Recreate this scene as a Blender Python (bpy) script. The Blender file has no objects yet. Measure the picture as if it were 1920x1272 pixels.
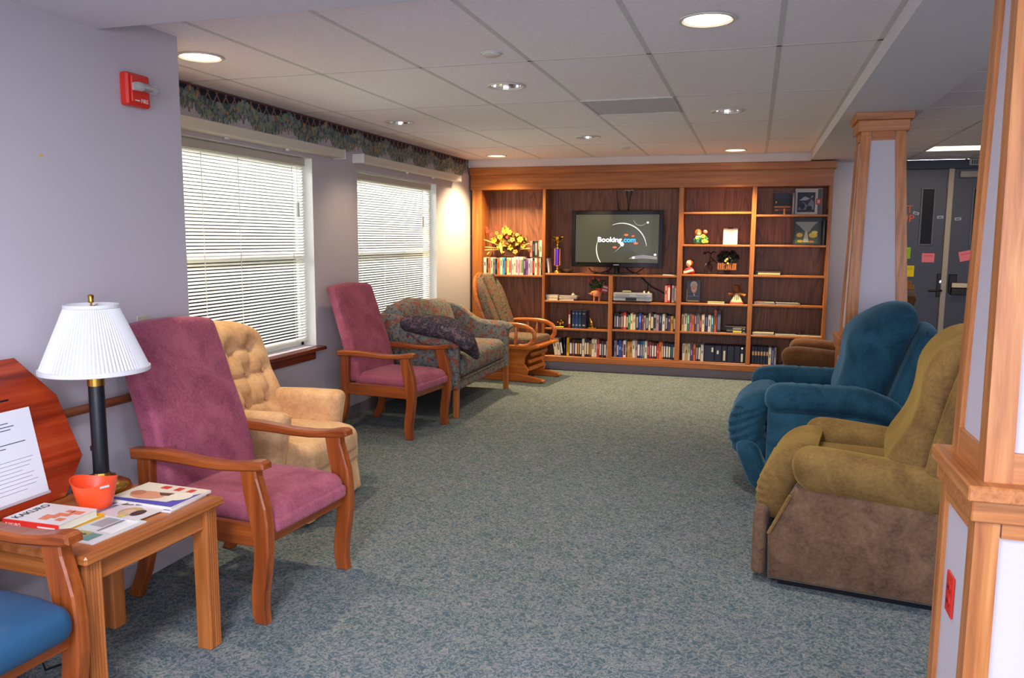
import bpy, bmesh, math, random
from mathutils import Vector, Matrix, Euler

random.seed(7)
S = bpy.context.scene
COL = S.collection
PI = math.pi

# ------------------------------------------------------------------ camera, world, exposure
def setup_camera():
    cam = bpy.data.cameras.new('camera')
    co = bpy.data.objects.new('camera', cam)
    COL.objects.link(co)
    f, yaw, pitch, roll, zc = 1488.33, .2944, -.1259, .0061, 1.5311
    cam.sensor_width = 36.0
    cam.lens = f * 36.0 / 1920.0
    cam.clip_start = .05
    cy, sy, cp, sp = math.cos(yaw), math.sin(yaw), math.cos(pitch), math.sin(pitch)
    F = Vector((-sy * cp, cy * cp, sp)); R = Vector((cy, sy, 0)); U = R.cross(F)
    c, s = math.cos(roll), math.sin(roll)
    r = c * R + s * U; u = -s * R + c * U
    M = Matrix(((r.x, u.x, -F.x, 0), (r.y, u.y, -F.y, 0), (r.z, u.z, -F.z, zc), (0, 0, 0, 1)))
    co.matrix_world = M
    S.camera = co
setup_camera()

w = bpy.data.worlds.new('world'); S.world = w; w.use_nodes = True
bg = w.node_tree.nodes['Background']
bg.inputs[0].default_value = (.97, .97, 1.0, 1); bg.inputs[1].default_value = 31.0
S.view_settings.view_transform = 'Standard'
S.view_settings.look = 'None'
S.view_settings.gamma = 1
S.view_settings.use_curve_mapping = False
S.view_settings.exposure = 0.30
try:
    S.cycles.max_bounces = 8; S.cycles.diffuse_bounces = 4; S.cycles.glossy_bounces = 3
    S.cycles.transmission_bounces = 6; S.cycles.transparent_max_bounces = 8
    S.cycles.sample_clamp_indirect = 4.0
    S.cycles.use_denoising = True
except Exception:
    pass

def area_light(name, loc, size, sizey, power, col, rot=(0, 0, 0)):
    l = bpy.data.lights.new(name, 'AREA'); l.shape = 'RECTANGLE'; l.size = size; l.size_y = sizey
    l.energy = power; l.color = col
    o = bpy.data.objects.new(name, l); COL.objects.link(o); o.location = loc; o.rotation_euler = rot
    return o
def spot_light(name, loc, power, col, size=125, blend=.55, rad=.05):
    l = bpy.data.lights.new(name, 'SPOT'); l.energy = power; l.color = col
    l.spot_size = math.radians(size); l.spot_blend = blend; l.shadow_soft_size = rad
    o = bpy.data.objects.new(name, l); COL.objects.link(o); o.location = loc
    return o
WARM = (1.0, .80, .50); MID = (1.0, .92, .82); COOL = (.84, .86, 1.0)
# added fill lamps, unseen behind the camera (panels built further down at the same places)
FOYER_FILL = [(-.9, .3), (3.1, .4), (-.4, -1.7), (1.9, -2.0)]
for i, (x, y) in enumerate(FOYER_FILL):
    area_light('foyer_lamp', (x, y, 2.335), .58, 1.18, 76, COOL)
# right-hand hall panel lamp
# added frontal fill behind the camera, set in an invented glazed opening
area_light('entrance_daylight', (1.35, -3.28, 1.22), 6.3, 1.9, 200, (.80, .84, 1.0), (PI / 2, 0, 0))
area_light('hall_lamp', (1.95, 8.8, 2.41), .7, .55, 9, (1, .9, .7))
# recessed ceiling cans: (x, y, power); unlit ones get an added weak spot
CANS = [(-.229, 3.52, 24, True, MID), (-2.74, 3.54, 24, True, WARM), (-1.47, 4.69, 8, False, MID), (-2.74, 5.93, 8, False, WARM),
        (-.227, 5.98, 8, False, MID), (-1.477, 7.173, 16, False, WARM), (-2.775, 8.52, 75, True, (1, .76, .40)), (-.231, 8.54, 85, True, WARM)]
for x, y, p, lit, c in CANS:
    spot_light('can_lamp', (x, y, 2.425), p * 3.0, c, 124 if x < -2.7 and lit else 108, .75)

# ------------------------------------------------------------------ helpers
def lin(c):
    if isinstance(c, str):
        c = c.lstrip('#'); c = tuple(int(c[i:i + 2], 16) for i in (0, 2, 4))
    if max(c) > 1.0001: c = tuple(v / 255 for v in c)
    return tuple((v / 12.92 if v <= .04045 else ((v + .055) / 1.055) ** 2.4) for v in c)

class MB:
    """collects geometry for ONE mesh object"""
    def __init__(s): s.v = []; s.f = []; s.m = []
    def add(s, V, F, mi=0, M=None):
        b = len(s.v)
        if M is not None: V = [tuple(M @ Vector(p)) for p in V]
        s.v += [tuple(p) for p in V]
        s.f += [tuple(b + i for i in f) for f in F]; s.m += [mi] * len(F)
        return s
    def box(s, x0, x1, y0, y1, z0, z1, c=0.0, mi=0, M=None):
        if c <= 0:
            V = [(x, y, z) for x in (x0, x1) for y in (y0, y1) for z in (z0, z1)]
            F = [(0, 1, 3, 2), (4, 6, 7, 5), (0, 4, 5, 1), (2, 3, 7, 6), (0, 2, 6, 4), (1, 5, 7, 3)]
            return s.add(V, F, mi, M)
        V = []; idx = {}
        for i, x in enumerate((x0, x1)):
            for j, y in enumerate((y0, y1)):
                for k, z in enumerate((z0, z1)):
                    dx, dy, dz = (c, -c)[i], (c, -c)[j], (c, -c)[k]
                    for a, p in enumerate(((x, y + dy, z + dz), (x + dx, y, z + dz), (x + dx, y + dy, z))):
                        idx[i, j, k, a] = len(V); V.append(p)
        F = []
        g = lambda i, j, k, a: idx[i, j, k, a]
        F += [(g(0,0,0,0), g(0,0,1,0), g(0,1,1,0), g(0,1,0,0)), (g(1,0,0,0), g(1,1,0,0), g(1,1,1,0), g(1,0,1,0)),
              (g(0,0,0,1), g(1,0,0,1), g(1,0,1,1), g(0,0,1,1)), (g(0,1,0,1), g(0,1,1,1), g(1,1,1,1), g(1,1,0,1)),
              (g(0,0,0,2), g(0,1,0,2), g(1,1,0,2), g(1,0,0,2)), (g(0,0,1,2), g(1,0,1,2), g(1,1,1,2), g(0,1,1,2))]
        for k in (0, 1):
            for j in (0, 1): F.append((g(0,j,k,1), g(1,j,k,1), g(1,j,k,2), g(0,j,k,2)))
            for i in (0, 1): F.append((g(i,0,k,0), g(i,1,k,0), g(i,1,k,2), g(i,0,k,2)))
        for i in (0, 1):
            for j in (0, 1): F.append((g(i,j,0,0), g(i,j,1,0), g(i,j,1,1), g(i,j,0,1)))
        for i in (0, 1):
            for j in (0, 1):
                for k in (0, 1): F.append((g(i,j,k,0), g(i,j,k,1), g(i,j,k,2)))
        return s.add(V, F, mi, M)
    def prism(s, poly, a, b, axis='y', c=0.0, mi=0, M=None):
        A = sum(poly[i][0] * poly[(i + 1) % len(poly)][1] - poly[(i + 1) % len(poly)][0] * poly[i][1] for i in range(len(poly)))
        P = list(poly) if A > 0 else list(reversed(poly))
        n = len(P)
        def inset(d):
            out = []
            for i in range(n):
                p0, p1, p2 = Vector(P[i - 1]), Vector(P[i]), Vector(P[(i + 1) % n])
                e1 = (p1 - p0).normalized(); e2 = (p2 - p1).normalized()
                n1 = Vector((-e1.y, e1.x)); n2 = Vector((-e2.y, e2.x))
                m = n1 + n2; L = m.length
                m = m / L if L > 1e-6 else n1
                k = max(.35, m.dot(n1))
                out.append(tuple(p1 + m * (d / k)))
            return out
        rings = [(a, inset(c)), (a + c, P), (b - c, P), (b, inset(c))] if c > 0 else [(a, P), (b, P)]
        mk = {'y': lambda u, v, t: (u, t, v), 'x': lambda u, v, t: (t, u, v), 'z': lambda u, v, t: (u, v, t)}[axis]
        V = []; F = []
        for t, R in rings: V += [mk(u, v, t) for u, v in R]
        for k in range(len(rings) - 1):
            for i in range(n):
                j = (i + 1) % n
                F.append((k * n + i, k * n + j, (k + 1) * n + j, (k + 1) * n + i))
        F.append(tuple(range(n - 1, -1, -1))); F.append(tuple((len(rings) - 1) * n + i for i in range(n)))
        return s.add(V, F, mi, M)
    def lathe(s, prof, n=20, c=(0, 0, 0), mi=0, M=None, cap=True):
        V = []; F = []
        for r, z in prof:
            for i in range(n):
                a = 2 * PI * i / n; V.append((c[0] + r * math.cos(a), c[1] + r * math.sin(a), c[2] + z))
        for k in range(len(prof) - 1):
            for i in range(n):
                j = (i + 1) % n; F.append((k * n + i, k * n + j, (k + 1) * n + j, (k + 1) * n + i))
        if cap:
            F.append(tuple(range(n - 1, -1, -1))); F.append(tuple((len(prof) - 1) * n + i for i in range(n)))
        return s.add(V, F, mi, M)
    def tube(s, pts, r, n=8, mi=0, closed=False, flat=1.0, up=(0, 0, 1), M=None):
        P = [Vector(p) for p in pts]; N = len(P); V = []; F = []
        for i in range(N):
            t = (P[(i + 1) % N] - P[i - 1]) if closed else (P[min(i + 1, N - 1)] - P[max(i - 1, 0)])
            t.normalize(); u = Vector(up)
            if abs(t.dot(u)) > .95: u = Vector((1, 0, 0)) if abs(t.x) < .9 else Vector((0, 1, 0))
            a = t.cross(u).normalized(); b = a.cross(t)
            rr = r[i] if hasattr(r, '__len__') else r
            for k in range(n):
                an = 2 * PI * k / n
                V.append(P[i] + a * (math.cos(an) * rr * flat) + b * (math.sin(an) * rr))
        for i in range(N if closed else N - 1):
            for k in range(n):
                l = (k + 1) % n; j = (i + 1) % N
                F.append((i * n + k, i * n + l, j * n + l, j * n + k))
        if not closed:
            F.append(tuple(range(n - 1, -1, -1))); F.append(tuple((N - 1) * n + i for i in range(n)))
        return s.add(V, F, mi, M)
    def soft(s, size, r, n=(6, 6, 6), fn=None, mi=0, M=None, c=(0, 0, 0)):
        H = [x / 2 for x in size]; L = []
        for h, m in zip(H, n):
            rr = min(r, h * .98)
            e = [h - rr * q for q in (0, .18, .42, .7)]
            core = [(-h + rr) + (2 * h - 2 * rr) * i / m for i in range(m + 1)]
            L.append([-q for q in e] + core + e[::-1])
        nx, ny, nz = [len(l) for l in L]
        idx = {}; V = []; F = []
        def g(i, j, k):
            if (i, j, k) not in idx:
                q = Vector((L[0][i], L[1][j], L[2][k]))
                inner = Vector([max(-(h - min(r, h * .98)), min(h - min(r, h * .98), a)) for a, h in zip(q, H)])
                d = q - inner
                p = inner + d.normalized() * min(r, min(H) * 3) if d.length > 1e-9 else q
                for a in range(3):
                    rr = min(r, H[a] * .98)
                    p[a] = max(-H[a], min(H[a], inner[a] + (p[a] - inner[a]) * (rr / r)))
                p = fn(p.x, p.y, p.z) if fn else p
                idx[i, j, k] = len(V); V.append((p[0] + c[0], p[1] + c[1], p[2] + c[2]))
            return idx[i, j, k]
        for k, fl in ((0, 1), (nz - 1, 0)):
            for i in range(nx - 1):
                for j in range(ny - 1):
                    q = (g(i, j, k), g(i + 1, j, k), g(i + 1, j + 1, k), g(i, j + 1, k)); F.append(q[::-1] if fl else q)
        for j, fl in ((0, 0), (ny - 1, 1)):
            for i in range(nx - 1):
                for k in range(nz - 1):
                    q = (g(i, j, k), g(i + 1, j, k), g(i + 1, j, k + 1), g(i, j, k + 1)); F.append(q[::-1] if fl else q)
        for i, fl in ((0, 1), (nx - 1, 0)):
            for j in range(ny - 1):
                for k in range(nz - 1):
                    q = (g(i, j, k), g(i, j + 1, k), g(i, j + 1, k + 1), g(i, j, k + 1)); F.append(q[::-1] if fl else q)
        return s.add(V, F, mi, M)
    def ball(s, c, r, n=10, mi=0, sc=(1, 1, 1)):
        prof = [(max(1e-4, r * math.sin(PI * i / (n // 2 + 2))), -r * math.cos(PI * i / (n // 2 + 2))) for i in range(n // 2 + 3)]
        return s.lathe(prof, n, (0, 0, 0), mi, Matrix.Translation(c) @ Matrix.Diagonal((sc[0], sc[1], sc[2], 1)))
    def build(s, name, mats, parent=None, smooth=False, angle=40):
        me = bpy.data.meshes.new(name); me.from_pydata(s.v, [], s.f); me.update()
        mats = mats if isinstance(mats, (list, tuple)) else [mats]
        for m in mats: me.materials.append(m)
        if len(mats) > 1: me.polygons.foreach_set('material_index', s.m)
        bm = bmesh.new(); bm.from_mesh(me); bmesh.ops.recalc_face_normals(bm, faces=bm.faces)
        if smooth:
            for f in bm.faces: f.smooth = True
            lim = math.radians(angle)
            for e in bm.edges:
                if len(e.link_faces) == 2 and e.calc_face_angle(0) > lim: e.smooth = False
        bm.to_mesh(me); bm.free()
        o = bpy.data.objects.new(name, me); COL.objects.link(o)
        if parent: o.parent = parent
        return o

def tag(o, label, cat, group=None, kind=None):
    o['label'] = label; o['category'] = cat
    if group: o['group'] = group
    if kind: o['kind'] = kind
    return o
def thing(name, label, cat, loc=(0, 0, 0), rz=0, group=None):
    o = bpy.data.objects.new(name, None); COL.objects.link(o); o.location = loc; o.rotation_euler = (0, 0, math.radians(rz))
    o.empty_display_size = .1
    return tag(o, label, cat, group)
def structure(o, label=None):
    o['kind'] = 'structure'
    if label: o['label'] = label
    return o
def sempty(name, loc=(0, 0, 0)):
    o = bpy.data.objects.new(name, None); COL.objects.link(o); o.location = loc; return structure(o)
def copy_tree(o, parent=None):
    c = o.copy(); COL.objects.link(c)
    if parent: c.parent = parent
    for ch in list(o.children): copy_tree(ch, c)
    return c
def text(name, body, size, mat, parent, loc, rot, extrude=.0004, align='LEFT', sx=1.0, width=None, bold=0):
    cu = bpy.data.curves.new(name, 'FONT'); cu.body = body; cu.size = size; cu.extrude = extrude; cu.align_x = align; cu.offset = bold
    cu.materials.append(mat)
    tmp = bpy.data.objects.new('tmp', cu); COL.objects.link(tmp)
    dg = bpy.context.evaluated_depsgraph_get(); me = bpy.data.meshes.new_from_object(tmp.evaluated_get(dg))
    bpy.data.objects.remove(tmp)
    me.name = name
    o = bpy.data.objects.new(name, me); COL.objects.link(o)
    if parent: o.parent = parent
    if width: sx = width / max(1e-6, o.dimensions.x)
    o.location = loc; o.rotation_euler = rot; o.scale = (sx, 1, 1)
    return o

# ------------------------------------------------------------------ materials
class NT:
    def __init__(s, name):
        s.m = bpy.data.materials.new(name); s.m.use_nodes = True; s.t = s.m.node_tree; s.b = s.t.nodes['Principled BSDF']
    def n(s, typ, **kw):
        nd = s.t.nodes.new(typ)
        for k, v in kw.items():
            if k.startswith('i_'): nd.inputs[k[2:].replace('_', ' ')].default_value = v
            else: setattr(nd, k, v)
        return nd
    def l(s, a, b): s.t.links.new(a, b)
    def coord(s, scale=(1, 1, 1), kind='Object', rot=(0, 0, 0)):
        c = s.n('ShaderNodeTexCoord'); m = s.n('ShaderNodeMapping'); m.inputs['Scale'].default_value = scale
        m.inputs['Rotation'].default_value = rot
        s.l(c.outputs[kind], m.inputs[0]); return m.outputs[0]
    def ramp(s, fac, stops, interp='LINEAR'):
        r = s.n('ShaderNodeValToRGB'); r.color_ramp.interpolation = interp
        e = r.color_ramp.elements
        while len(e) < len(stops): e.new(.5)
        for el, (p, c) in zip(e, stops): el.position = p; el.color = (*lin(c), 1)
        s.l(fac, r.inputs[0]); return r.outputs[0]
    def noise(s, vec, scale, detail=3, rough=.5, dist=0, out='Fac'):
        nd = s.n('ShaderNodeTexNoise'); nd.inputs['Scale'].default_value = scale; nd.inputs['Detail'].default_value = detail
        nd.inputs['Roughness'].default_value = rough; nd.inputs['Distortion'].default_value = dist
        s.l(vec, nd.inputs['Vector']); return nd.outputs[out]
    def mix(s, fac, a, b, mode='MIX'):
        nd = s.n('ShaderNodeMix', data_type='RGBA', blend_type=mode)
        for sock, v in ((0, fac), (6, a), (7, b)):
            if hasattr(v, 'links') or hasattr(v, 'is_linked'): s.l(v, nd.inputs[sock])
            else: nd.inputs[sock].default_value = v if sock == 0 else (*lin(v), 1)
        return nd.outputs[2]
    def bump(s, h, strength=.2, dist=.01):
        b = s.n('ShaderNodeBump'); b.inputs['Strength'].default_value = strength; b.inputs['Distance'].default_value = dist
        s.l(h, b.inputs['Height']); s.l(b.outputs[0], s.b.inputs['Normal'])
    def set(s, **kw):
        for k, v in kw.items(): s.b.inputs[k].default_value = v
        return s
def plain(name, c, rough=.5, metal=0, spec=.5, emit=None, es=1, sheen=0, coat=0):
    t = NT(name); t.b.inputs['Base Color'].default_value = (*lin(c), 1)
    t.b.inputs['Roughness'].default_value = rough; t.b.inputs['Metallic'].default_value = metal
    t.b.inputs['Specular IOR Level'].default_value = spec
    if sheen: t.b.inputs['Sheen Weight'].default_value = sheen
    if coat: t.b.inputs['Coat Weight'].default_value = coat
    if emit: t.b.inputs['Emission Color'].default_value = (*lin(emit), 1); t.b.inputs['Emission Strength'].default_value = es
    return t.m
_pc = {}
def P(c, rough=.5, metal=0):
    k = (c, rough, metal)
    if k not in _pc: _pc[k] = plain('paint_' + str(len(_pc)), c, rough, metal)
    return _pc[k]
def wood(name, c1, c2, c3, axis='x', scale=1.0, rough=.35, spec=.5, cathedral=False, bump=.05):
    t = NT(name)
    sc = [38 * scale] * 3; sc['xyz'.index(axis)] = 1.6 * scale
    v = t.coord(tuple(sc))
    n1 = t.noise(v, 1.0, 4, .6, .4)
    col = t.ramp(n1, [(.28, c1), (.5, c2), (.72, c3)])
    if cathedral:
        s2 = [5.5 * scale] * 3; s2['xyz'.index(axis)] = .55 * scale
        v2 = t.coord(tuple(s2))
        n2 = t.noise(v2, 1.0, 1, .4, .3)
        wv = t.n('ShaderNodeMath', operation='MULTIPLY'); t.l(n2, wv.inputs[0]); wv.inputs[1].default_value = 14.0
        fr = t.n('ShaderNodeMath', operation='FRACT'); t.l(wv.outputs[0], fr.inputs[0])
        band = t.ramp(fr.outputs[0], [(.0, (255, 255, 255)), (.55, (230, 230, 230)), (.82, (120, 120, 120)), (1., (235, 235, 235))])
        mx = t.n('ShaderNodeMix', data_type='RGBA', blend_type='MULTIPLY'); mx.inputs[0].default_value = .55
        t.l(col, mx.inputs[6]); t.l(band, mx.inputs[7]); col = mx.outputs[2]
    t.l(col, t.b.inputs['Base Color']); t.bump(n1, bump, .004)
    t.set(Roughness=rough); t.b.inputs['Specular IOR Level'].default_value = spec
    return t.m
def fabric(name, c1, c2, scale=60, big=3, bump=.25, sheen=.4, rough=.9, tint=None, c3=None):
    t = NT(name); v = t.coord()
    n1 = t.noise(v, scale, 3, .65); n2 = t.noise(v, big, 3, .6, .5)
    md = t.n('ShaderNodeMath', operation='MULTIPLY_ADD'); t.l(n2, md.inputs[0]); md.inputs[1].default_value = .6
    mm = t.n('ShaderNodeMath', operation='MULTIPLY'); t.l(n1, mm.inputs[0]); mm.inputs[1].default_value = .4; t.l(mm.outputs[0], md.inputs[2])
    stops = [(.36, c1), (.62, c2)] if c3 is None else [(.34, c1), (.5, c2), (.66, c3)]
    t.l(t.ramp(md.outputs[0], stops), t.b.inputs['Base Color'])
    t.bump(n1, bump, .003); t.set(Roughness=rough)
    t.b.inputs['Sheen Weight'].default_value = sheen; t.b.inputs['Sheen Roughness'].default_value = .4
    t.b.inputs['Specular IOR Level'].default_value = .15
    if tint: t.b.inputs['Sheen Tint'].default_value = (*lin(tint), 1)
    return t.m
def floral(name, ground, a, b, c, d, scale=9.0):
    t = NT(name); v = t.coord()
    wn = t.noise(v, 14, 2, .5, 0, 'Color')
    ad = t.n('ShaderNodeMix', data_type='RGBA', blend_type='LINEAR_LIGHT'); ad.inputs[0].default_value = .035
    t.l(v, ad.inputs[6]); t.l(wn, ad.inputs[7])
    def blob(sc, thr, seed):
        mp = t.n('ShaderNodeMapping'); mp.inputs['Location'].default_value = (seed, seed * 1.7, seed * .6); t.l(ad.outputs[2], mp.inputs[0])
        nd = t.n('ShaderNodeTexNoise'); nd.inputs['Scale'].default_value = sc; nd.inputs['Detail'].default_value = 2.5
        nd.inputs['Roughness'].default_value = .62; t.l(mp.outputs[0], nd.inputs['Vector'])
        r = t.n('ShaderNodeValToRGB'); r.color_ramp.elements[0].position = thr; r.color_ramp.elements[1].position = thr + .035
        t.l(nd.outputs['Fac'], r.inputs[0]); return r.outputs[0]
    col = t.mix(blob(scale * 1.6, .53, 3.1), ground, b)
    col = t.mix(blob(scale * 2.2, .57, 9.7), col, d)
    col = t.mix(blob(scale * .9, .54, 5.3), col, a)
    col = t.mix(blob(scale * 3.2, .60, 1.3), col, c)
    t.l(col, t.b.inputs['Base Color']); t.bump(t.noise(v, 300, 2), .2, .002)
    t.set(Roughness=.9); t.b.inputs['Specular IOR Level'].default_value = .15
    return t.m

M_wall = NT('wall_paint'); M_wall.b.inputs['Base Color'].default_value = (*lin((194, 187, 195)), 1); M_wall.set(Roughness=.75)
M_wall.bump(M_wall.noise(M_wall.coord(), 220, 2), .06, .002); M_wall = M_wall.m
M_white = plain('white_paint', (226, 222, 214), .5)
M_soffit = NT('soffit_paint'); M_soffit.b.inputs['Base Color'].default_value = (*lin((214, 210, 216)), 1); M_soffit.set(Roughness=.85)
M_soffit.bump(M_soffit.noise(M_soffit.coord(), 160, 2), .08, .003); M_soffit = M_soffit.m
def tile_mat():
    t = NT('ceiling_tile'); v = t.coord()
    n1 = t.noise(v, 90, 3, .7); t.l(t.ramp(n1, [(.3, (230, 222, 226)), (.6, (242, 234, 238))]), t.b.inputs['Base Color'])
    t.bump(n1, .03, .002); t.set(Roughness=.95); return t.m
M_tile = tile_mat()
M_grid = plain('grid_metal', (206, 203, 202), .7, spec=.2)
def carpet_mat():
    t = NT('carpet'); v = t.coord()
    wob = t.noise(v, 16, 2, .5, 0, 'Color')
    ad = t.n('ShaderNodeMix', data_type='RGBA', blend_type='LINEAR_LIGHT'); ad.inputs[0].default_value = .02
    t.l(v, ad.inputs[6]); t.l(wob, ad.inputs[7])
    n = t.noise(ad.outputs[2], 44, 1.5, .5, 1.0)
    sb = t.n('ShaderNodeMath', operation='SUBTRACT'); t.l(n, sb.inputs[0]); sb.inputs[1].default_value = .5
    ab = t.n('ShaderNodeMath', operation='ABSOLUTE'); t.l(sb.outputs[0], ab.inputs[0])
    n2 = t.noise(v, 520, 2, .7)
    sp = t.n('ShaderNodeMath', operation='MULTIPLY_ADD'); t.l(n2, sp.inputs[0]); sp.inputs[1].default_value = .11; t.l(ab.outputs[0], sp.inputs[2])
    worm = t.ramp(sp.outputs[0], [(.045, (188, 178, 168)), (.09, (144, 146, 144)), (.15, (86, 108, 116)), (.26, (60, 86, 102))])
    big = t.noise(v, 5, 3, .6)
    c2 = t.mix(.38, worm, t.ramp(big, [(.35, (106, 124, 118)), (.65, (126, 132, 138))]))
    spk = t.ramp(t.noise(v, 900, 2, .8), [(.3, (120, 120, 120)), (.55, (255, 255, 255))])
    mx = t.n('ShaderNodeMix', data_type='RGBA', blend_type='MULTIPLY'); mx.inputs[0].default_value = .8
    t.l(c2, mx.inputs[6]); t.l(spk, mx.inputs[7])
    t.l(mx.outputs[2], t.b.inputs['Base Color']); t.bump(n2, .6, .006)
    t.set(Roughness=1.0); t.b.inputs['Specular IOR Level'].default_value = .05
    return t.m
M_carpet = carpet_mat()
M_base = plain('vinyl_base', (128, 118, 124), .5)
AW = [wood('armchair_wood_' + a, (104, 46, 16), (140, 68, 26), (164, 88, 38), a, .8, .3) for a in 'xyz']
TW = [wood('table_wood_' + a, (132, 70, 28), (164, 94, 44), (184, 114, 60), a, .8, .32) for a in 'xyz']
OW = [wood('oak_' + a, (144, 82, 40), (178, 110, 58), (198, 134, 78), a, 1.2, .4, cathedral=False) for a in 'xyz']
BW = [wood('case_wood_' + a, (130, 70, 24), (160, 92, 36), (182, 112, 50), a, .9, .42) for a in 'xyz']
M_back = wood('case_panel', (112, 64, 42), (138, 84, 56), (158, 102, 72), 'z', 1.0, .5, cathedral=True)
GW = wood('glider_wood', (146, 72, 26), (180, 98, 38), (204, 122, 56), 'x', .7, .28)
M_sill = wood('sill_wood', (78, 26, 14), (112, 46, 24), (134, 62, 34), 'y', .8, .25)
M_rail = wood('rail_wood', (100, 52, 30), (128, 70, 42), (148, 86, 54), 'y', .8, .3)
M_plaque = wood('plaque_wood', (120, 30, 10), (160, 52, 22), (186, 78, 40), 'y', .45, .25, cathedral=True)
M_pink = fabric('mauve_velvet', (130, 62, 82), (164, 90, 108), 90, 9, .15, .25, tint=(255, 205, 215))
M_bluevinyl = plain('blue_vinyl', (34, 74, 106), .42)
M_tan = fabric('tan_velour', (196, 150, 108), (222, 182, 138), 50, 8, .1, .35, tint=(255, 230, 190))
M_brown = fabric('brown_velvet', (96, 72, 42), (118, 92, 52), 70, 7, .2, .35, tint=(255, 215, 110), c3=(134, 106, 62))
M_brownshade = fabric('brown_velvet_side', (78, 58, 46), (102, 78, 60), 70, 9, .2, .12, c3=(120, 94, 72))  # darker, greyer velvet copy, shade of the sides put into the colour
M_litback = fabric('tan_upholstery', (150, 98, 48), (180, 122, 62), 40, 6, .1, .2)  # lighter upholstery copy, light on the upper back put into the colour
M_tanleather = fabric('tan_brown_upholstery', (86, 54, 32), (110, 72, 42), 40, 6, .1, .2)
M_bluev = fabric('blue_velvet', (20, 54, 72), (40, 82, 102), 140, 8, .4, .35, tint=(170, 220, 245))
M_floral = floral('sofa_floral', (116, 122, 122), (142, 86, 72), (134, 128, 104), (108, 58, 54), (66, 74, 90), 17)
M_floral2 = floral('glider_floral', (122, 106, 86), (134, 86, 74), (84, 92, 72), (150, 126, 104), (62, 58, 62), 24)
M_floral3 = floral('cushion_floral', (74, 66, 76), (114, 92, 98), (58, 54, 66), (130, 112, 112), (48, 48, 58), 26)
M_brass = plain('brass', (190, 148, 70), .25, 1)
M_gold = plain('gold_metal', (214, 170, 70), .25, 1)
M_black = plain('black_plastic', (16, 16, 22), .3)
M_lampblack = plain('lamp_black', (10, 18, 28), .35)
M_chrome = plain('reflector', (225, 222, 215), .12, 1)
M_trimring = plain('can_trim', (212, 206, 196), .4)
def pane_mat():
    m = bpy.data.materials.new('pane_glass'); m.use_nodes = True; t = m.node_tree; t.nodes.clear()
    o = t.nodes.new('ShaderNodeOutputMaterial'); tr = t.nodes.new('ShaderNodeBsdfTransparent'); g = t.nodes.new('ShaderNodeBsdfGlossy')
    g.inputs['Roughness'].default_value = .02; tr.inputs[0].default_value = (.95, .95, .95, 1)
    mx = t.nodes.new('ShaderNodeMixShader'); fr = t.nodes.new('ShaderNodeFresnel'); fr.inputs[0].default_value = 1.45
    t.links.new(fr.outputs[0], mx.inputs[0]); t.links.new(tr.outputs[0], mx.inputs[1]); t.links.new(g.outputs[0], mx.inputs[2])
    t.links.new(mx.outputs[0], o.inputs[0]); return m
M_pane = pane_mat()
def translucent(name, c, f=.45, rough=.6):
    m = bpy.data.materials.new(name); m.use_nodes = True; t = m.node_tree; t.nodes.clear()
    o = t.nodes.new('ShaderNodeOutputMaterial'); d = t.nodes.new('ShaderNodeBsdfDiffuse'); tr = t.nodes.new('ShaderNodeBsdfTranslucent')
    d.inputs[0].default_value = (*lin(c), 1); tr.inputs[0].default_value = (*lin(c), 1)
    mx = t.nodes.new('ShaderNodeMixShader'); mx.inputs[0].default_value = f
    t.links.new(d.outputs[0], mx.inputs[1]); t.links.new(tr.outputs[0], mx.inputs[2]); t.links.new(mx.outputs[0], o.inputs[0]); return m
M_slat = translucent('blind_slat', (240, 239, 232), .42)
M_shade = translucent('lamp_shade', (238, 238, 240), .25)

# ------------------------------------------------------------------ room shell
CZ = 2.44; SZ = 2.36; XW = -3.26; XN = -2.575; YB = 9.27
structure(MB().box(-6, 6.5, -3.2, 11, -.06, 0).build('floor', M_carpet))
structure(MB().box(-60, 60, -60, 60, -.5, -.4).build('ground', plain('outside_ground', (96, 104, 74), .9)))
tag(MB().box(-11.5, -11, -2, 26, -.4, 4.2).build('neighbour_wall', plain('outside_wall', (158, 156, 148), .9)), 'grey neighbouring wall seen dimly through the blinds', 'building', kind='structure')
# left window wall with two openings
W1 = (3.92, 5.465, .69, 2.13); W2 = (6.18, 7.95, .69, 2.10)
m = MB()
XO = XW - .16
for y0, y1, z0, z1 in ((3.17, W1[0], 0, CZ), (W1[0], W1[1], 0, W1[2]), (W1[0], W1[1], W1[3], CZ), (W1[1], W2[0], 0, CZ),
                       (W2[0], W2[1], 0, W2[2]), (W2[0], W2[1], W2[3], CZ), (W2[1], YB, 0, CZ)):
    m.box(XO, XW, y0, y1, z0, z1)
structure(m.build('wall_left', M_wall))
structure(MB().box(XO, XN, -3.2, 3.17, 0, CZ).build('wall_left_front', M_wall))
structure(MB().box(XO, 1.15, YB, YB + 1.0, 0, CZ).build('wall_back', M_wall))
structure(MB().box(1.15, 6.4, 10.1, 10.27, 0, CZ).build('wall_back_right', M_wall))
structure(MB().box(6.2, 6.4, -3.2, 10.1, 0, CZ).build('wall_right', M_wall))
structure(MB().box(-6, 9, -9.2, -3.4, 2.5, 2.66).build('trim_6', M_white))   # added unseen roof, keeps sky light out of the front opening
structure(MB().box(-6, 9, -9.2, -9.0, -.4, 2.5).build('trim_7', M_wall))  # added unseen wall, limits the sky light reaching the front opening
m = MB()
for a in ((XO, -1.9, 0, CZ), (4.6, 6.4, 0, CZ), (-1.9, 4.6, 0, .25), (-1.9, 4.6, 2.2, CZ)): m.box(a[0], a[1], -3.4, -3.2, a[2], a[3])
structure(m.build('wall_front', M_wall))
structure(MB().box(XO, 6.4, -3.4, 10.27, 2.66, 2.72).build('roof_slab', M_white))
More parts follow.
